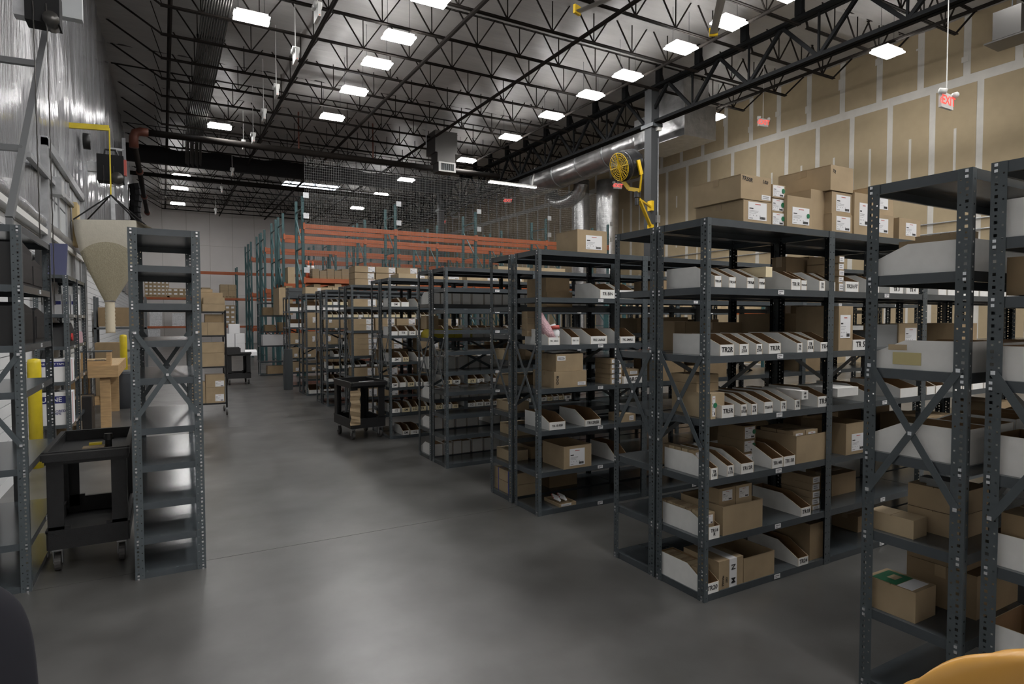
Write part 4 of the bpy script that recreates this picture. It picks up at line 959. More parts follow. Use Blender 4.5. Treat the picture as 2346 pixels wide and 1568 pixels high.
# ------------------------------------------------------------------ wire cart with cartons, white boxes on a cart
YW = 12.4
wc = thing('wire_cart', 'black wire shelf cart loaded with brown cartons right of the empty unit', 'cart', (0, 0, 0))
xl, xr = xat(432, YW, 1.0), xat(518, YW, 1.0); dpt = .55
lv_px = (714, 768, 839, 922); lz = [zat(p, xr, YW) for p in lv_px]
for i, z in enumerate(lz):
    m = MB(); m.box(xl, xr, YW, YW + .02, z - .03, z).box(xl, xr, YW + dpt - .02, YW + dpt, z - .03, z).box(xl, xl + .02, YW, YW + dpt, z - .03, z).box(xr - .02, xr, YW, YW + dpt, z - .03, z)
    for k in range(1, 14): m.box(xl, xr, YW + dpt * k / 14 - .003, YW + dpt * k / 14 + .003, z - .008, z - .001)
    m.obj('wire_shelf', 'black', wc)
for (a, b) in ((xl, YW), (xr, YW), (xl, YW + dpt), (xr, YW + dpt)):
    MB().tube([(a, b, .13), (a, b, lz[0] + .02)], .016, 8).obj('post', 'black', wc)
    c = MB().box(a - .02, a + .02, b - .02, b + .02, .09, .14).obj('caster', 'galv', wc); MB().tube([(a - .014, b, .06), (a + .014, b, .06)], .058, 14).obj('wheel', 'rubber', c)
def px_carton(l, r, t, b, Y, d, label, **kw):
    z0 = zat(b, xat(l, Y, 1), Y) if isinstance(b, (int, float)) and b > 50 else b
    x0, x1 = xat(l, Y, z0), xat(r, Y, z0); z1 = zat(t, x0, Y)
    return carton(x0, Y, z0, x1 - x0, d, z1 - z0 - .002, label, **kw)
for (l, r, t, z, dy, lab, kw) in ((464, 516, 697, lz[0], .01, 'long flat carton on the wire cart top, lower', {}), (466, 515, 682, None, .01, 'long flat carton on the wire cart top, upper', {}), (440, 511, 671, lz[0], .28, 'big carton standing behind on the wire cart top', {}), 
        (446, 487, 663, 'b', .30, 'small carton with red tape topping the wire cart', {}), (440, 475, 739, lz[1], .01, 'carton at left on the wire cart second shelf', {}), (475.5, 515, 739, lz[1], .01, 'carton at right on the wire cart second shelf', {}), (470, 513, 720, None, .06, 'shaded carton lying on the wire cart second shelf cartons', {'m': 'card2'}),
        (440, 514.5, 808, lz[2], .01, 'wide lower carton on the wire cart third shelf', {}), (463, 514.5, 784, None, .015, 'wide upper carton on the wire cart third shelf', {}), (440, 471, 875, lz[3], .02, 'tall carton at left on the wire cart bottom shelf', {}),
        (472, 515, 887, lz[3], .01, 'lower labelled carton on the wire cart bottom shelf', {'lab': (.5, .1, .46, .45)}), (471.5, 515, 857.5, None, .015, 'upper labelled carton on the wire cart bottom shelf', {'lab': (.5, .05, .46, .45)})):
    if z is None or z == 'b': z = (lastz if z is None else bigz)
    Y = YW + dy; x0, x1 = xat(l, Y, z), xat(r, Y, z); z1 = zat(t, x1, Y)
    carton(x0, Y, z, x1 - x0, .25 if dy < .2 else .2, z1 - z - .003, lab, group='cartons on the wire cart', **kw); lastz = z1
    if 'big carton' in lab: bigz = z1
tag(MB().box(0, .75, 0, .3, 0, .12).box(.02, .73, .02, .28, .12, .135).obj('black_tote', 'black', None, (xl + .12, YW + .1, lz[1] - .37)), 'black plastic tote on the wire cart between the cartons', 'tote')
YC = 18.0
c3 = utility_cart(xat(546, YC + .3, .5), YC + .5, 0, 'distant black cart carrying a pile of five white boxes', w=xat(572, YC, .8) - xat(520, YC, .8), L=.9, hgt=zat(808, 2, YC))
zc = zat(808, 2, YC) - .095
for (l, r, t, b, lab) in ((519, 538.5, 787, zc, 'lower left'), (539.5, 561.5, 787, zc, 'lower right'), (518.5, 538, 765, 787, 'middle left'), (539, 561, 765, 787, 'middle right'), (525, 549.5, 742.5, 765, 'topmost')):
    px_carton(l, r, t, b, YC + .13, .32, 'plain white box piled on the distant black cart, %s' % lab, m='paper', tape=False, group='white boxes on the cart')
tag(MB().prism([(0, 0), (.3, 0), (.2, .16), (.04, .1)], 0, .3).obj('white_bag', 'paper', None, (xat(563, YC, 1), YC + .1, zc)), 'white crumpled bag right of the piled white boxes', 'bag')
# dark shelving beyond the rows, with a white box
unit(2.62, 20.6, 0, [2.3, 1.9, 1.4, .95, .45, .05], 'dark distant shelving unit beyond the ninth row, holding a white box', endbrace=True, backbrace=True, prices=False, wd=.95)
carton(2.72, 20.62, .95, .72, .36, .34, 'white box on the dark distant shelving unit', m='paper', tape=False)
for k, (a, z, w_, h_) in enumerate(((.1, 1.9, .3, .25), (.5, 1.9, .35, .22), (.15, 1.4, .3, .2), (.55, 1.4, .3, .28), (.2, .05, .6, .25))): carton(2.65 + a, 20.64, z, w_, .34, h_, 'brown carton on the dark distant shelving unit, %s' % ('upper left', 'upper right', 'middle left', 'middle right', 'bottom')[k], m='card2')
tag(MB().tube([(2.72, 16.2, 0), (2.72, 16.2, .35), (2.72, 16.2, .7), (2.73, 16.2, 1.02)], [.11, .12, .115, .10], 12).obj('rolled_mat', 'dsteel'), 'dark grey rolled mat standing at the ninth row end', 'mat')
# ------------------------------------------------------------------ pallet racks
def rack_mesh():
    up = MB(); hgt = 5.42
    strip(up, 0, 'x', -.04, .04, 0, .012, .10, hgt, .008)
    up.box(-.04, -.037, 0, .07, 0, hgt).box(.037, .04, 0, .07, 0, hgt).box(-.04, .04, .068, .07, 0, hgt)
    up.box(-.07, .07, -.03, .1, 0, .012)
    post = up.mesh('upright_post', ['teal'])
    ln = MB(); zz = .3
    while zz < hgt - .5:
        ln.bar((0, .05, zz), (0, 1.02, zz), .035, .03); ln.bar((0, .05, zz), (0, 1.02, zz + .95), .035, .03); zz += 1.2
    ln.bar((0, .05, hgt - .35), (0, 1.02, hgt - .35), .035, .03)
    lace = ln.mesh('frame_lacing', ['teal'])
    bm = MB().box(.05, 2.80, -.035, .015, -.065, .06).box(.05, 2.80, -.035, .0, .06, .065).box(.0, .055, -.045, .03, -.1, .1)
    bm.box(2.795, 2.85, -.045, .03, -.1, .1)
    return post, lace, bm.mesh('rack_beam', ['orange'])
RP, RL, RB = rack_mesh()
BAY = 2.85
def pallet_rack(y, x0, nb, levels, label, rear=True):
    t = thing('pallet_rack', label, 'rack', (x0, y, 0), 0, 'teal and orange pallet racks')
    for i in range(nb + 1):
        put('upright_post', RP, t, (i * BAY, 0, 0)); put('upright_post', RP, t, (i * BAY, 1.07, 0), 0, (1, -1, 1)); put('frame_lacing', RL, t, (i * BAY, 0, 0))
    for i in range(nb):
        for z in levels:
            put('rack_beam', RB, t, (i * BAY, 0, z)); put('rack_beam', RB, t, (i * BAY, 1.07, z), 0, (1, -1, 1))
    return t
XR0 = 3.67
RK = [('first', 19.0, 4, (1.3, 2.93, 4.53)), ('second', 22.4, 4, (1.3, 2.95, 4.62)), ('third', 23.95, 4, (1.3, 2.95)), ('fourth', 26.8, 4, (1.3, 2.95, 4.62)), ('fifth', 28.2, 4, (1.3, 2.95)), ('sixth', 31.2, 4, (1.3, 2.95, 4.62)), ('seventh', 32.4, 3, (1.3, 2.95))]
for nm, y, nb, lv in RK: pallet_rack(y, XR0, nb, lv, 'teal and orange pallet rack, %s from the camera' % nm)
pallet_rack(46.5, -1.15, 6, (1.3, 3.2, 5.0), 'teal and orange pallet rack standing along the far wall')
# wire mesh guard on the first rack
gd = thing('mesh_guard', 'tall grey wire mesh guard fixed to the front of the first pallet rack', 'wire guard', (XR0 + .05, 18.92, 0))
for i in range(4):
    m = MB(); x0_, x1_ = i * BAY, (i + 1) * BAY - .02; z0_, z1_ = 3.06, 6.5
    n = int((x1_ - x0_) / .052)
    for k in range(n + 1): x = x0_ + (x1_ - x0_) * k / n; m.box(x - .0015, x + .0015, 0, .003, z0_, z1_)
    n = int((z1_ - z0_) / .075)
    for k in range(n + 1): z = z0_ + (z1_ - z0_) * k / n; m.box(x0_, x1_, -.003, 0, z - .0015, z + .0015)
    o = m.obj('wire_mesh', 'wire', gd); o['kind'] = 'stuff'
for i in range(5):
    for z in (3.15, 4.75, 5.35): MB().box(-.02, .14, -.012, -.008, z, z + .16).obj('clip_plate', 'galv', gd, (i * BAY - .03, 0, 0))
# loads on racks
rp = random.Random(9)
def load(x, y, z, nx, nz, w, d, h, where_, m='card', lab=True):
    b = MB()
    for k in range(3): b.box(0, nx * w + .02, k * (d - .1) / 2, k * (d - .1) / 2 + .1, 0, .09)
    for k in range(5): b.box(k * (nx * w - .08) / 4, k * (nx * w - .08) / 4 + .1, 0, d, .09, .11)
    tag(b.obj('pallet', 'pallet', None, (x, y, z)), 'wooden pallet under %s' % where_, 'pallet')
    b = MB()
    for i in range(nx):
        for k in range(nz):
            x0 = .01 + i * w; y0 = .02 + rp.uniform(0, .015); z0 = .112 + k * h
            b.box(x0, x0 + w - .012, y0, d - .05, z0, z0 + h - .008, 0)
            if lab: b.box(x0 + w * .2, x0 + w * .75, y0 - .003, y0 - .001, z0 + h * .3, z0 + h * .7, 1)
    o = tag(b.obj('carton_load', [m, 'paper'], None, (x, y, z)), 'brown cartons packed as %s' % where_, 'cartons'); o['kind'] = 'stuff'
YB = 46.5
zb = [1.365, 3.265, 5.065]
load(xat(331, YB, 3.3), YB + .05, zb[1], 6, 4, .235, 1.0, .24, 'the high labelled pallet by far wall')
load(xat(383, YB, 3.3), YB + .05, zb[1], 4, 2, .33, 1.0, .25, 'the low labelled pallet by far wall')
load(xat(505, YB, 3.3), YB + .05, zb[1], 2, 2, .5, 1.0, .42, 'the plain pallet by far wall', lab=False)
load(xat(462, YB, 3.3), YB + .05, zb[1], 1, 1, .55, 1.0, .6, 'the single box load by far wall', lab=False)
load(xat(516, YB, 1.4), YB + .05, zb[0], 2, 4, .33, 1.0, .33, 'the lower labelled pallet by far wall')
for k, (a, b_, t_, z) in enumerate(((343, 372, 706, zb[0]), (395, 424, 718, zb[0]), (340, 368, 752, 0))):
    x0_, x1_ = xat(a, YB, z), xat(b_, YB, z); h = zat(t_, x0_, YB) - z
    o = MB().box(0, x1_ - x0_, 0, .95, .12, h).box(-.02, x1_ - x0_ + .02, -.02, .97, 0, .11).obj('wrapped_pallet', 'plastic', None, (x0_, YB + .06, z)); tag(o, 'plastic-wrapped pallet load by far wall, %s' % ('beside the labelled cartons', 'right of its twin', 'standing on the floor')[k], 'pallet load')
for k in range(9):
    l = 640 + k * 16; 
    if abs(xat(l + 7, 19.1, 2) - XR0) < .30 or abs(xat(l + 7, 19.1, 2) - XR0 - BAY) < .30: continue
    px_carton(l, l + 15, 659 - (k % 3) * 4, 1.9, 19.0, 1.08, 'brown carton under the first rack lower orange beam, %s' % ORD[k + 1], group='cartons under the orange beam', tape=False, m='card2' if k % 2 else 'card')
for k in range(7):
    l = 716 + k * 17
    if abs(xat(l + 7, 19.2, 3) - XR0 - BAY) < .3: continue
    px_carton(l, l + 16, 616 + (k % 2) * 4, 2.996, 19.0, 1.08, 'brown carton behind the wire mesh on the first rack, %s' % ORD[k + 1], group='cartons behind the mesh', tape=False, m='card2')
for k, (l, r, t, Y) in enumerate(((660, 676, 612, 22.38), (702, 722, 614, 22.38))):
    px_carton(l, r, t, 3.016, Y, 1.1, 'brown carton on the %s rack end bay' % ('second', 'second, inner')[k], m='card3')
# low stacks along the tan wall seen between the rows
for k in range(6):
    x = 11.2 + .9 * k; y = 13.0
    carton(x, y, 2.02, .7, .6, .3 + .1 * (k % 3), 'brown carton on the low rack before the tan wall, %s' % ORD[k + 1], m='card3', group='cartons before the tan wall')
lr = thing('low_rack', 'low teal rack carrying cartons before the tan wall', 'rack', (10.8, 12.9, 0))
for x in (0, 2.8, 5.6):
    MB().box(x - .04, x + .04, 0, .07, 0, 2.75).obj('upright_post', 'teal', lr); MB().box(x - .04, x + .04, .8, .87, 0, 2.75).obj('upright_post', 'teal', lr)
for z in (.9, 1.95):
    MB().box(0, 5.6, -.03, .0, z - .06, z + .06).obj('rack_beam', 'orange', lr); MB().box(0, 5.6, 0, .87, z + .04, z + .06).obj('shelf_deck', 'white', lr)
# ------------------------------------------------------------------ left side: boxes, equipment, bench
def band_box(l, r, t, Y, z, label, word, extra=None, d=.3):
    x0, x1 = xat(l, Y, z), xat(r, Y, z); h = zat(t, x1, Y) - z
    c = carton(x0, Y, z, x1 - x0, d, h, label, m='paper', tape=False)
    MB().box(.02, x1 - x0 - .02, -.0014, -.0004, h * .66, h * .88).obj('blue_band', 'blue', c)
    text(c, word, min(h * .19, (x1 - x0) * 1.25 / len(word)), ((x1 - x0) * .5, -.0022, h * .77), FRONT, 'paper')
    if extra: text(c, extra, h * .10, ((x1 - x0) * .62, -.0016, h * .38), FRONT, 'blue')
    MB().box(x1 - x0 + .0004, x1 - x0 + .0014, .05, .09, .01, h - .01).obj('side_stripe', 'redink', c)
    return c
band_box(66, 164, 822, 9.60, LN[3], 'white box with navy band reading kraft tape, upper of two', 'ULINE KRAFT TAPE')
band_box(72, 166, 898, 9.60, LN[4], 'white box with navy band reading colored tape, lower of two', 'ULINE', 'COLORED\nTAPE')
for k in range(3):
    x0_ = xat(180, 7.95, 1.6); c = carton(-1.34 + .095 * k, 10.9, LN[1], .085, .22, .30, 'narrow white box file, %s from the wall, on the bench-side unit' % ORD[k + 1], m='paper', tape=False, group='white box files')
    MB().box(.01, .075, -.0012, -.0004, .15, .2).obj('blue_band', 'blue', c)
eq = [(-1.18, 4.96, 1.97, .38, .55, .30, 'black boxy monitor on the left unit under its top shelf'), (-1.17, 5.55, 1.97, .36, .45, .22, 'second black monitor behind on the left unit'), (-1.16, 4.97, 1.585, .36, .5, .28, 'dark printer on the left unit third shelf'), (-1.16, 5.55, 1.585, .36, .4, .25, 'dark console on the left unit third shelf')]
for x, y, z, a, b_, c_, lab in eq:
    o = MB().prism([(y, z), (y + b_, z), (y + b_, z + c_ * .85), (y + b_ * .3, z + c_), (y, z + c_ * .9)], x, x + a).obj('equipment_case', 'crt'); tag(o, lab, 'equipment')
    MB().box(x + a, x + a + .006, y + .04, y + b_ - .04, z + .03, z + c_ * .75).obj('front_bezel', 'black', o)
o = MB().prism([(9.6, LN[2]), (10.3, LN[2]), (10.25, LN[2] + .2), (9.95, LN[2] + .3), (9.7, LN[2] + .24)], -1.37, -1.05).obj('machine_case', 'crt'); tag(o, 'dark machine with round dial on the boxed unit shelf', 'equipment')
MB().tube([(-1.05, 9.95, LN[2] + .11), (-1.035, 9.95, LN[2] + .11)], .05, 14).obj('dial', 'redcap', o)
for k in range(3): carton(-1.37, 10.64, LN[4] if k == 0 else LN[3] if k == 1 else LN[5], .30, .5, .2, 'dark carton on the bench-side unit, %s' % ('low', 'middle', 'lowest')[k], m='card2')
X_, Y_ = xat(147, 7.3, 2.4), 7.3
o = MB().prism([(9.6, 2.322), (9.64, 2.322), (9.85, 2.72), (9.81, 2.735)], -1.24, -1.05).obj('violet_panel', 'violet'); tag(o, 'violet panel leaning on top of the boxed unit', 'panel')
tag(MB().prism([(9.62, 2.322), (10.3, 2.322), (10.25, 2.60), (9.75, 2.64)], -1.38, -1.25).obj('equipment_case', 'crt'), 'black case behind the violet panel on the boxed unit', 'equipment')
# yellow bollards
pb = at(85, 1072, Z=0)
def bollard(x, y, h, label):
    MB_ = MB().tube([(x, y, 0), (x, y, h - .05), (x, y, h - .01), (x, y, h)], [.068, .068, .06, .02], 20)
    return tag(MB_.obj('bollard', 'yellow', smooth=True), label, 'bollard')
bollard(pb.x, pb.y, zat(822, pb.x, pb.y), 'scuffed yellow steel bollard behind the left shelving unit')
pq = at(276, 795, X=-.75)
bollard(-.72, 15.2, 1.45, 'distant yellow bollard behind the workbench')
# workbench
wb_ = thing('workbench', 'pine workbench with thick top and square legs by left wall', 'workbench', (0, 0, 0))
yb = 11.8; xr_ = xat(268, yb, .93); xl_ = -1.36; zt = zat(838, xr_, yb); zu = zat(864, xr_, yb)
MB().box(xl_, xr_, yb, yb + 2.4, zu + .06, zt).obj('bench_top', 'woodx', wb_)
MB().box(xl_ + .002, xr_ - .002, yb - .02, yb + .002, zu, zt + .004).obj('front_apron', 'wood', wb_); MB().box(xr_ - .002, xr_ + .02, yb - .02, yb + 2.4, zu, zt + .004).obj('side_apron', 'wood', wb_)
for y in (yb + .06, yb + 2.2):
    MB().box(xr_ - .24, xr_ - .10, y, y + .12, 0, zu + .06).obj('leg', 'wood', wb_); MB().box(xl_ + .02, xl_ + .14, y, y + .12, 0, zu + .06).obj('leg', 'wood', wb_)
MB().box(xl_ + .1, xr_ - .2, yb + .08, yb + .16, .38, .52).obj('cross_rail', 'wood', wb_)
o = thing('wooden_rack_box', 'small open wooden holder standing on the workbench corner', 'holder', (xl_ + .22, yb + .05, zt))
for x in (0, .34): MB().box(x, x + .06, 0, .3, .08, .22).obj('side_board', 'wood', o)
MB().box(0, .4, 0, .3, .0, .08).obj('base_board', 'wood', o); MB().box(-.01, .41, 0, .3, .22, .24).obj('lid', 'dsteel', o)
o = tag(MB().box(0, .14, 0, .16, 0, .012).box(0, .012, 0, .16, .012, .09).box(.128, .14, 0, .16, .012, .09).tube([(.012, .08, .05), (.128, .08, .05)], .045, 12).obj('tape_dispenser', 'galv', None, (xr_ - .32, yb + .12, zt)), 'grey tape dispenser on the workbench beside the wooden holder', 'dispenser')
# trash can
tcx = xat(266, 12.6, .5)
t = thing('trash_can', 'tall grey plastic trash can beyond the workbench leg', 'trash can', (tcx + .02, 14.5, 0))
MB().tube([(0, 0, 0), (0, 0, .66), (0, 0, .70)], [.2, .26, .28], 16).obj('can_body', 'bin_grey', t, smooth=True); MB().tube([(0, 0, .69), (0, 0, .74)], .285, 16).obj('can_rim', 'bin_grey', t)
# dark goods behind the bench
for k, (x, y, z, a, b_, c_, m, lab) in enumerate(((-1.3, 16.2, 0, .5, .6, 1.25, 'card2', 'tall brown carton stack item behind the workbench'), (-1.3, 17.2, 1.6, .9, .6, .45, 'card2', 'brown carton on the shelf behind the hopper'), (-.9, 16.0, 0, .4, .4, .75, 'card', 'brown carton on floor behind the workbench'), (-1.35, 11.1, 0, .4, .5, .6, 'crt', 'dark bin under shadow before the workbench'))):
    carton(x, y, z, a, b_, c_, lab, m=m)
sr = thing('storage_shelf', 'dark storage shelf with odds and ends behind the hopper', 'shelving', (-1.38, 17.1, 0))
for x in (0, 1.0):
    for y in (0, .7): MB().box(x, x + .05, y, y + .05, 0, 2.3).obj('post', 'dsteel', sr)
for z in (.5, 1.05, 1.58): MB().box(0, 1.05, 0, .75, z - .04, z).obj('shelf', 'dsteel', sr)
o = MB().prism([(11.1, LN[2]), (11.4, LN[2]), (11.35, LN[2] + .15), (11.15, LN[2] + .17)], -1.3, -1.06).obj('pink_package', 'pink'); tag(o, 'pink wrapped package on the bench-side unit under the box files', 'package')
# cloth hopper hung from a boom
yh = 12.9; hp = thing('hopper', 'cream cloth packing-fill hopper hanging on black straps over the workbench', 'hopper')
apex = at(254, 447, Y=yh + .3); tl, tr_ = at(168, 503, Y=yh), at(311, 505, Y=yh); tb = at(338, 526, Y=yh + .9); nk = at(251, 690, Y=yh + .3)
top = [tl, tr_, Vector((tb.x, yh + .75, tr_.z)), Vector((tl.x + .05, yh + .75, tl.z))]
def ring(t):
    # square at top, circle at neck
    out = []
    for k in range(32):
        s = k / 8; i = int(s); f = s - i; p = top[i].lerp(top[(i + 1) % 4], f); a = math.atan2(p.y - (yh + .37), p.x - nk.x)
        rad = .085; q = Vector((nk.x + rad * math.cos(a), yh + .37 + rad * math.sin(a), nk.z))
        e = t ** 1.5
        bulge = .10 * math.sin(math.pi * min(1, t * 1.0)) 
        v = p.lerp(q, e); c = Vector((nk.x, yh + .37, v.z)); out.append(c + (v - c) * (1 + bulge * (1 - abs(f - .5) * .6)))
        out[-1].z = p.z + (nk.z - p.z) * t
    return out
def skin(t0, t1, n, name, m):
    o = MB(); arc = lambda k: .27 + .13 * (((k % 8) - 4) / 4) ** 2
    for r_ in range(n + 1):
        for k in range(32):
            a_, b_ = (0, arc(k)) if t0 == 0 else (arc(k), 1)
            o.v.append(tuple(ring(a_ + (b_ - a_) * r_ / n)[k]))
    for r_ in range(n):
        for k in range(32): o.f.append((r_ * 32 + k, r_ * 32 + (k + 1) % 32, (r_ + 1) * 32 + (k + 1) % 32, (r_ + 1) * 32 + k)); o.m.append(0)
    return o.obj(name, m, hp, smooth=True)
skin(0, .36, 8, 'cloth_top', 'cloth'); skin(.36, 1, 14, 'filled_cloth', 'fill')
fl_ = MB(); fl_.quad([top[1], top[2] + Vector((0, .05, -.06)), top[2] + Vector((.22, .05, -.16)), top[1] + Vector((.25, 0, -.12))]); fl_.obj('loose_flap', 'cloth', hp)
for p in top: MB().tube([apex, p], .013, 6).obj('strap', 'fabric', hp)
hs = [Vector((nk.x, yh + .37, nk.z + .02 - .035 * k)) for k in range(18)]
MB().tube(hs, [.085 if k < 2 else .072 + .008 * (k % 2) for k in range(18)], 14).obj('hose', 'hose', hp, smooth=True)
MB().tube([hs[0] + Vector((0, 0, .03)), hs[1]], .09, 14).obj('hose_clamp', 'galv', hp, smooth=True)
bo = thing('swing_boom', 'yellow swing boom on the left wall holding the hopper rope', 'boom')
B1, B2 = at(265, 296, Y=yh + .3), at(186, 291, Y=yh + .3); B1 = Vector((apex.x, yh + .3, B1.z))
MB().bar((XL + .07, yh + .3, B2.z), B1, .06, .09).obj('boom_arm', 'yellow', bo); MB().tube([B1, apex], .012, 6).obj('rope', 'yellow', bo)
# door operators, tracks, chains on the left wall
def operator(px, py, Y, s, label):
    X = XL + .18; p = at(px, py, Y=Y); p.x = max(p.x, XL + .10)
    t = thing('door_operator', label, 'door operator', p)
    MB().box(-.2 * s, .2 * s, -.16 * s, .16 * s, -.26 * s, .2 * s).obj('motor_case', 'fabric', t); MB().tube([(.1 * s, -.2 * s, -.2 * s), (.1 * s, .1 * s, -.2 * s)], .1 * s, 12).obj('sprocket', 'conduit', t, smooth=True)
    MB().tube([(-.1 * s, 0, .2 * s), (-.08 * s, 0, .32 * s), (.08 * s, 0, .32 * s), (.12 * s, 0, .2 * s)], .02 * s, 6).obj('cable_loop', 'black', t)
    if s > 1: MB().box(.2 * s, .24 * s, -.05 * s, .05 * s, -.12 * s, .16 * s).obj('red_box', 'redink', t)
    for dx in (-.1, .05): MB().tube([(dx * s, -.17 * s, 0)] + [(dx * s + .003 * (k % 2), -.17 * s, -.08 * k) for k in range(1, 34)], .005, 5).obj('pull_chain', 'conduit', t)
    MB().box(-.35 * s, 0, .0, .12, -.1, .1).obj('wall_bracket', 'galv', t)
    return t
operator(100, 18, 6.9, .62, 'black door motor with hanging chains high on the left wall, nearest the camera')
operator(254, 385, 15.2, 1.15, 'black door motor high on the left wall above the hopper')
o = tag(MB().tube([(XL + .10, 15.2, at(250, 330, Y=15.2).z), (XL + .22, 15.2, at(250, 330, Y=15.2).z)], .16, 14).obj('cable_drum', 'black', smooth=True), 'black cable drum on the wall above the far door motor', 'drum')
pbx = at(160, 12, Y=7.6)
tag(MB().box(-.16, .1, 0, .1, -.12, .5).obj('control_box', 'dock', None, (max(pbx.x, XL + .2), 7.6, pbx.z)), 'pale grey wall box right of the near door motor', 'box')
tr = thing('door_track', 'galvanised high-lift door track leaning off the left wall near the camera', 'door track')
T0, T1 = at(22, 500, Y=6.2), at(128, -40, Y=7.6)
MB().bar(T0, T1, .05, .045).obj('track_rail', 'trackgrey', tr); MB().bar((T0.x, T0.y, .1), T0, .05, .045).obj('track_rail', 'trackgrey', tr)
for t_ in (.25, .6):
    q = T0.lerp(T1, t_); MB().bar(q, (XL, q.y + .05, q.z), .05, .05).obj('track_bracket', 'trackgrey', tr)
t2 = thing('door_track', 'galvanised door track rising behind the hopper on the left wall', 'door track')
T2, T3 = at(290, 505, Y=15.6), at(283, 318, Y=16.6)
MB().bar(T2, T3, .07, .05).obj('track_rail', 'galv', t2); T4, T5 = at(325 - 65, 505, Y=14.4), at(325 - 68, 430, Y=14.6)
MB().bar(T4, T5, .07, .05).obj('track_rail', 'galv', t2)
for t_ in (.2, .5, .85):
    q = T2.lerp(T3, t_); MB().bar(q, q + Vector((-.28, 0, 0)), .05, .05).obj('track_bracket', 'galv', t2)
# dock doors and ledge on the left wall
for i, (ya, yb_) in enumerate(((1.6, 6.1), (10.4, 14.9))):
    zt_ = 4.25 if i == 0 else 4.1
    d = struct(put('door_%d' % (i + 1), None, None, (XL, ya, 0)))
    for k in range(7): MB().box(0, .05, .02, yb_ - ya - .02, .02 + k * zt_ / 7, (k + 1) * zt_ / 7 - .012).obj('door_panel', 'dock', d)
    for y in (0, yb_ - ya): MB().box(0, .12, y - .06, y + .06, 0, zt_ + .1).obj('door_jamb', 'galv', d)
    MB().box(0, .12, -.06, yb_ - ya + .06, zt_, zt_ + .12).obj('door_header', 'galv', d)
    for k in range(5): MB().box(.05, .075, (yb_ - ya) * (k + .5) / 5 - .02, (yb_ - ya) * (k + .5) / 5 + .02, .05, zt_ - .05).obj('stiffener', 'galv', d)
lg = struct(MB().box(XL, XL + .10, YN, 22, 2.9, 2.97).obj('trim_1', 'white'))
o = MB(); 
for k in range(60):
    y = 6.2 + k * .16; z = 3.06 + .01 * math.sin(k * .8)
    o.v += [(XL + .03 + .075 * math.cos(a) * (1 + .06 * math.sin(k * 1.9 + a * 2)), y, z + .09 * math.sin(a)) for a in [j * math.pi / 5 for j in range(10)]]
for k in range(59):
    for j in range(10): o.f.append((k * 10 + j, k * 10 + (j + 1) % 10, (k + 1) * 10 + (j + 1) % 10, (k + 1) * 10 + j)); o.m.append(0)
ir = o.obj('insulation_roll', 'wallfilm', wleft, smooth=True)
P1, P2 = at(63, 354, X=XL + .1), at(166, 472, X=XL + .1)
MB().bar(P1, P2, .06, .06).obj('wall_girt', 'galv', wleft)
pj_ = (P1 + P2) / 2; MB().box(pj_.x - .03, pj_.x + .1, pj_.y - .15, pj_.y + .15, pj_.z - .15, pj_.z + .1).obj('junction_box', 'galv', wleft)
pw = at(172, 500, X=XL + .12)
tag(MB().box(XL + .10, XL + .17, pw.y - .2, pw.y + .2, pw.z - .5, pw.z + .25).obj('plywood_plate', 'ply'), 'tan plywood plate fixed to the wall beside the hopper', 'plate')
# ------------------------------------------------------------------ foreground chairs at the frame edge
def shell(cx, cy, cz, wd, ht, ang, name, m, parent, th=.02, lean=.2, top=.10):
    o = MB(); n = 16; k2 = 12; rows = []
    for i in range(k2 + 1):
        v = i / k2
        for j in range(n + 1):
            u = j / n * 2 - 1
            r_ = 1.0 if v < .55 else math.sqrt(max(0, 1 - ((v - .55) / .45) ** 3.2 ))
            half = wd / 2 * (.55 + .45 * r_) if v > .55 else wd / 2
            zz = v * ht - (top * abs(u) ** 3.5 if v > .5 else 0) * ((v - .5) * 2)
            o.v.append((u * half, .06 * u * u + lean * v * v * .5, zz))
    for i in range(k2):
        for j in range(n):
            a = i * (n + 1) + j; o.f.append((a, a + 1, a + n + 2, a + n + 1)); o.m.append(0)
    b = o.obj(name, m, parent, (cx, cy, cz), ang, smooth=True); s_ = b.modifiers.new('thick', 'SOLIDIFY'); s_.thickness = th; s_.offset = 0
    v_ = b.modifiers.new('round', 'SUBSURF'); v_.levels = 1; v_.render_levels = 2
    return b
pt = _f * 1.12 + _r * ((2330 - 1173) / FPX * 1.12) - _u * ((1450 - 784) / FPX * 1.12) + Vector((0, 0, CAMH))
ch = thing('tall_stool', 'tall stool with glossy tan shell back at bottom right of photo', 'stool', (pt.x, pt.y, 0), R(-25))
shell(0, 0, pt.z - .38, .44, .38, 0, 'backrest', 'chair', ch, .03, -.12, .06)
MB().box(-.2, .2, -.02, .38, pt.z - .42, pt.z - .38).obj('seat', 'chair', ch)
MB().tube([(0, .18, .05), (0, .18, pt.z - .42)], .03, 10).obj('pedestal', 'galv', ch, smooth=True); MB().tube([(0, .18, 0), (0, .18, .04)], [.24, .2], 20).obj('base_disc', 'dsteel', ch)
pt = _f * 1.15 + _r * ((-200 - 1173) / FPX * 1.15) - _u * ((1365 - 784) / FPX * 1.15) + Vector((0, 0, CAMH))
c4 = thing('office_chair', 'navy black upholstered chair back at bottom left of photo', 'chair', (pt.x, pt.y, 0), R(32))
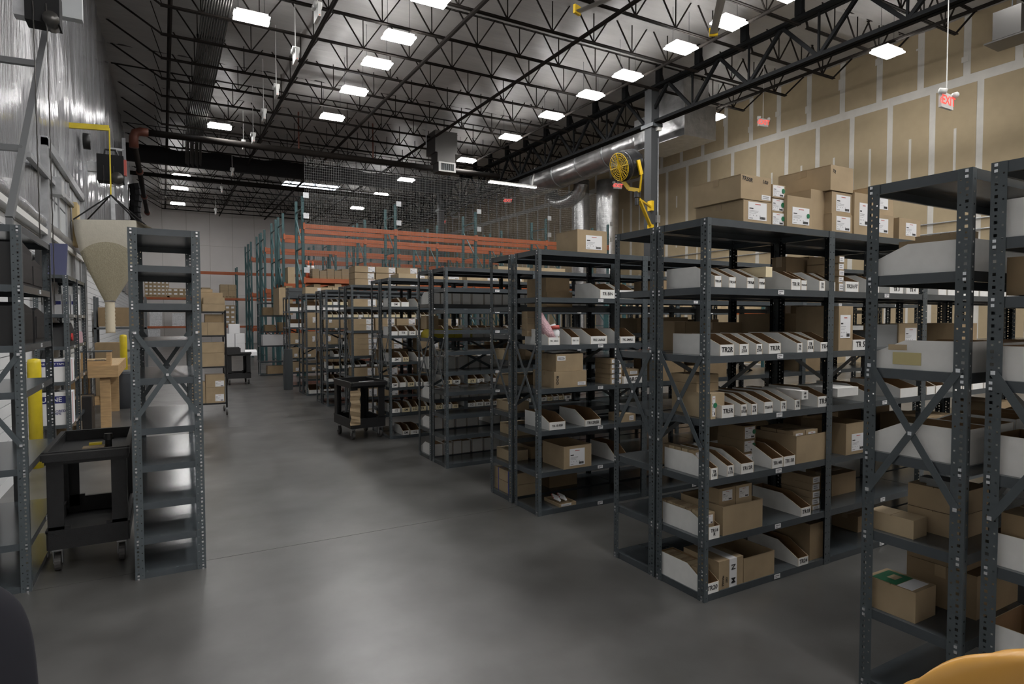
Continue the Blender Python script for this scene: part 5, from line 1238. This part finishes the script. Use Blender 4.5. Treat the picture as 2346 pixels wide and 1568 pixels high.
shell(0, 0, pt.z - .62, .42, .62, 0, 'backrest', 'navy', c4, .07, .10, .08)
MB().box(-.24, .24, -.05, .45, .44, .52).obj('seat', 'navy', c4); MB().tube([(0, .2, .1), (0, .2, .44)], .03, 10).obj('gas_lift', 'dsteel', c4)
MB().bar((0, .02, .47), (0, .03, pt.z - .45), .06, .02).obj('back_support', 'black', c4)
for k in range(5):
    a = 2 * math.pi * k / 5; MB().bar((0, .2, .1), (.3 * math.cos(a), .2 + .3 * math.sin(a), .07), .05, .04).obj('leg', 'black', c4)
    MB().tube([(.3 * math.cos(a) - .02, .2 + .3 * math.sin(a), .03), (.3 * math.cos(a) + .02, .2 + .3 * math.sin(a), .03)], .03, 10).obj('wheel', 'rubber', c4)

# spare shelves stacked on the ninth row, cones and odd pieces far back
for k in range(5):
    o = put('spare_shelf', shelf_mesh(W, D), None, (X0 + .0 + .012 * (k % 2), 16.80 + .01 * (k % 3), H + .046 + .047 * k))
    tag(o, 'spare grey steel shelf stacked flat on ninth row top, %s from the bottom' % ORD[k + 1], 'shelf', 'spare shelves stacked on the ninth row')
M['coneo'] = mat('cone_orange', (.70, .12, .03), .5)
for k, px in enumerate((707, 717)):
    p = at(px, 640, Y=19.5)
    t = thing('traffic_cone', 'small orange traffic cone behind the wire mesh, %s' % ('at left of its twin', 'at right of its twin')[k], 'cone', (p.x, 19.5, 2.998), 0, 'traffic cones behind the mesh')
    MB().tube([(0, 0, .03), (0, 0, .30)], [.10, .055], 14).tube([(0, 0, .42), (0, 0, .55)], [.04, .018], 14).obj('cone_body', 'coneo', t, smooth=True)
    MB().tube([(0, 0, .30), (0, 0, .42)], [.056, .041], 14).obj('reflective_band', 'paper', t, smooth=True); MB().box(-.13, .13, -.13, .13, 0, .03).obj('cone_base', 'coneo', t)
a, b, c = at(1047, 484, X=19.72), at(1033, 490, X=19.72), at(1037, 498, X=19.72); d = at(1052, 497, X=19.80)
tag(MB().tube([a, b, c, d], .09, 10).obj('bent_pipe', 'white', smooth=True), 'white bent exhaust pipe on the far wall behind the mesh', 'pipe')
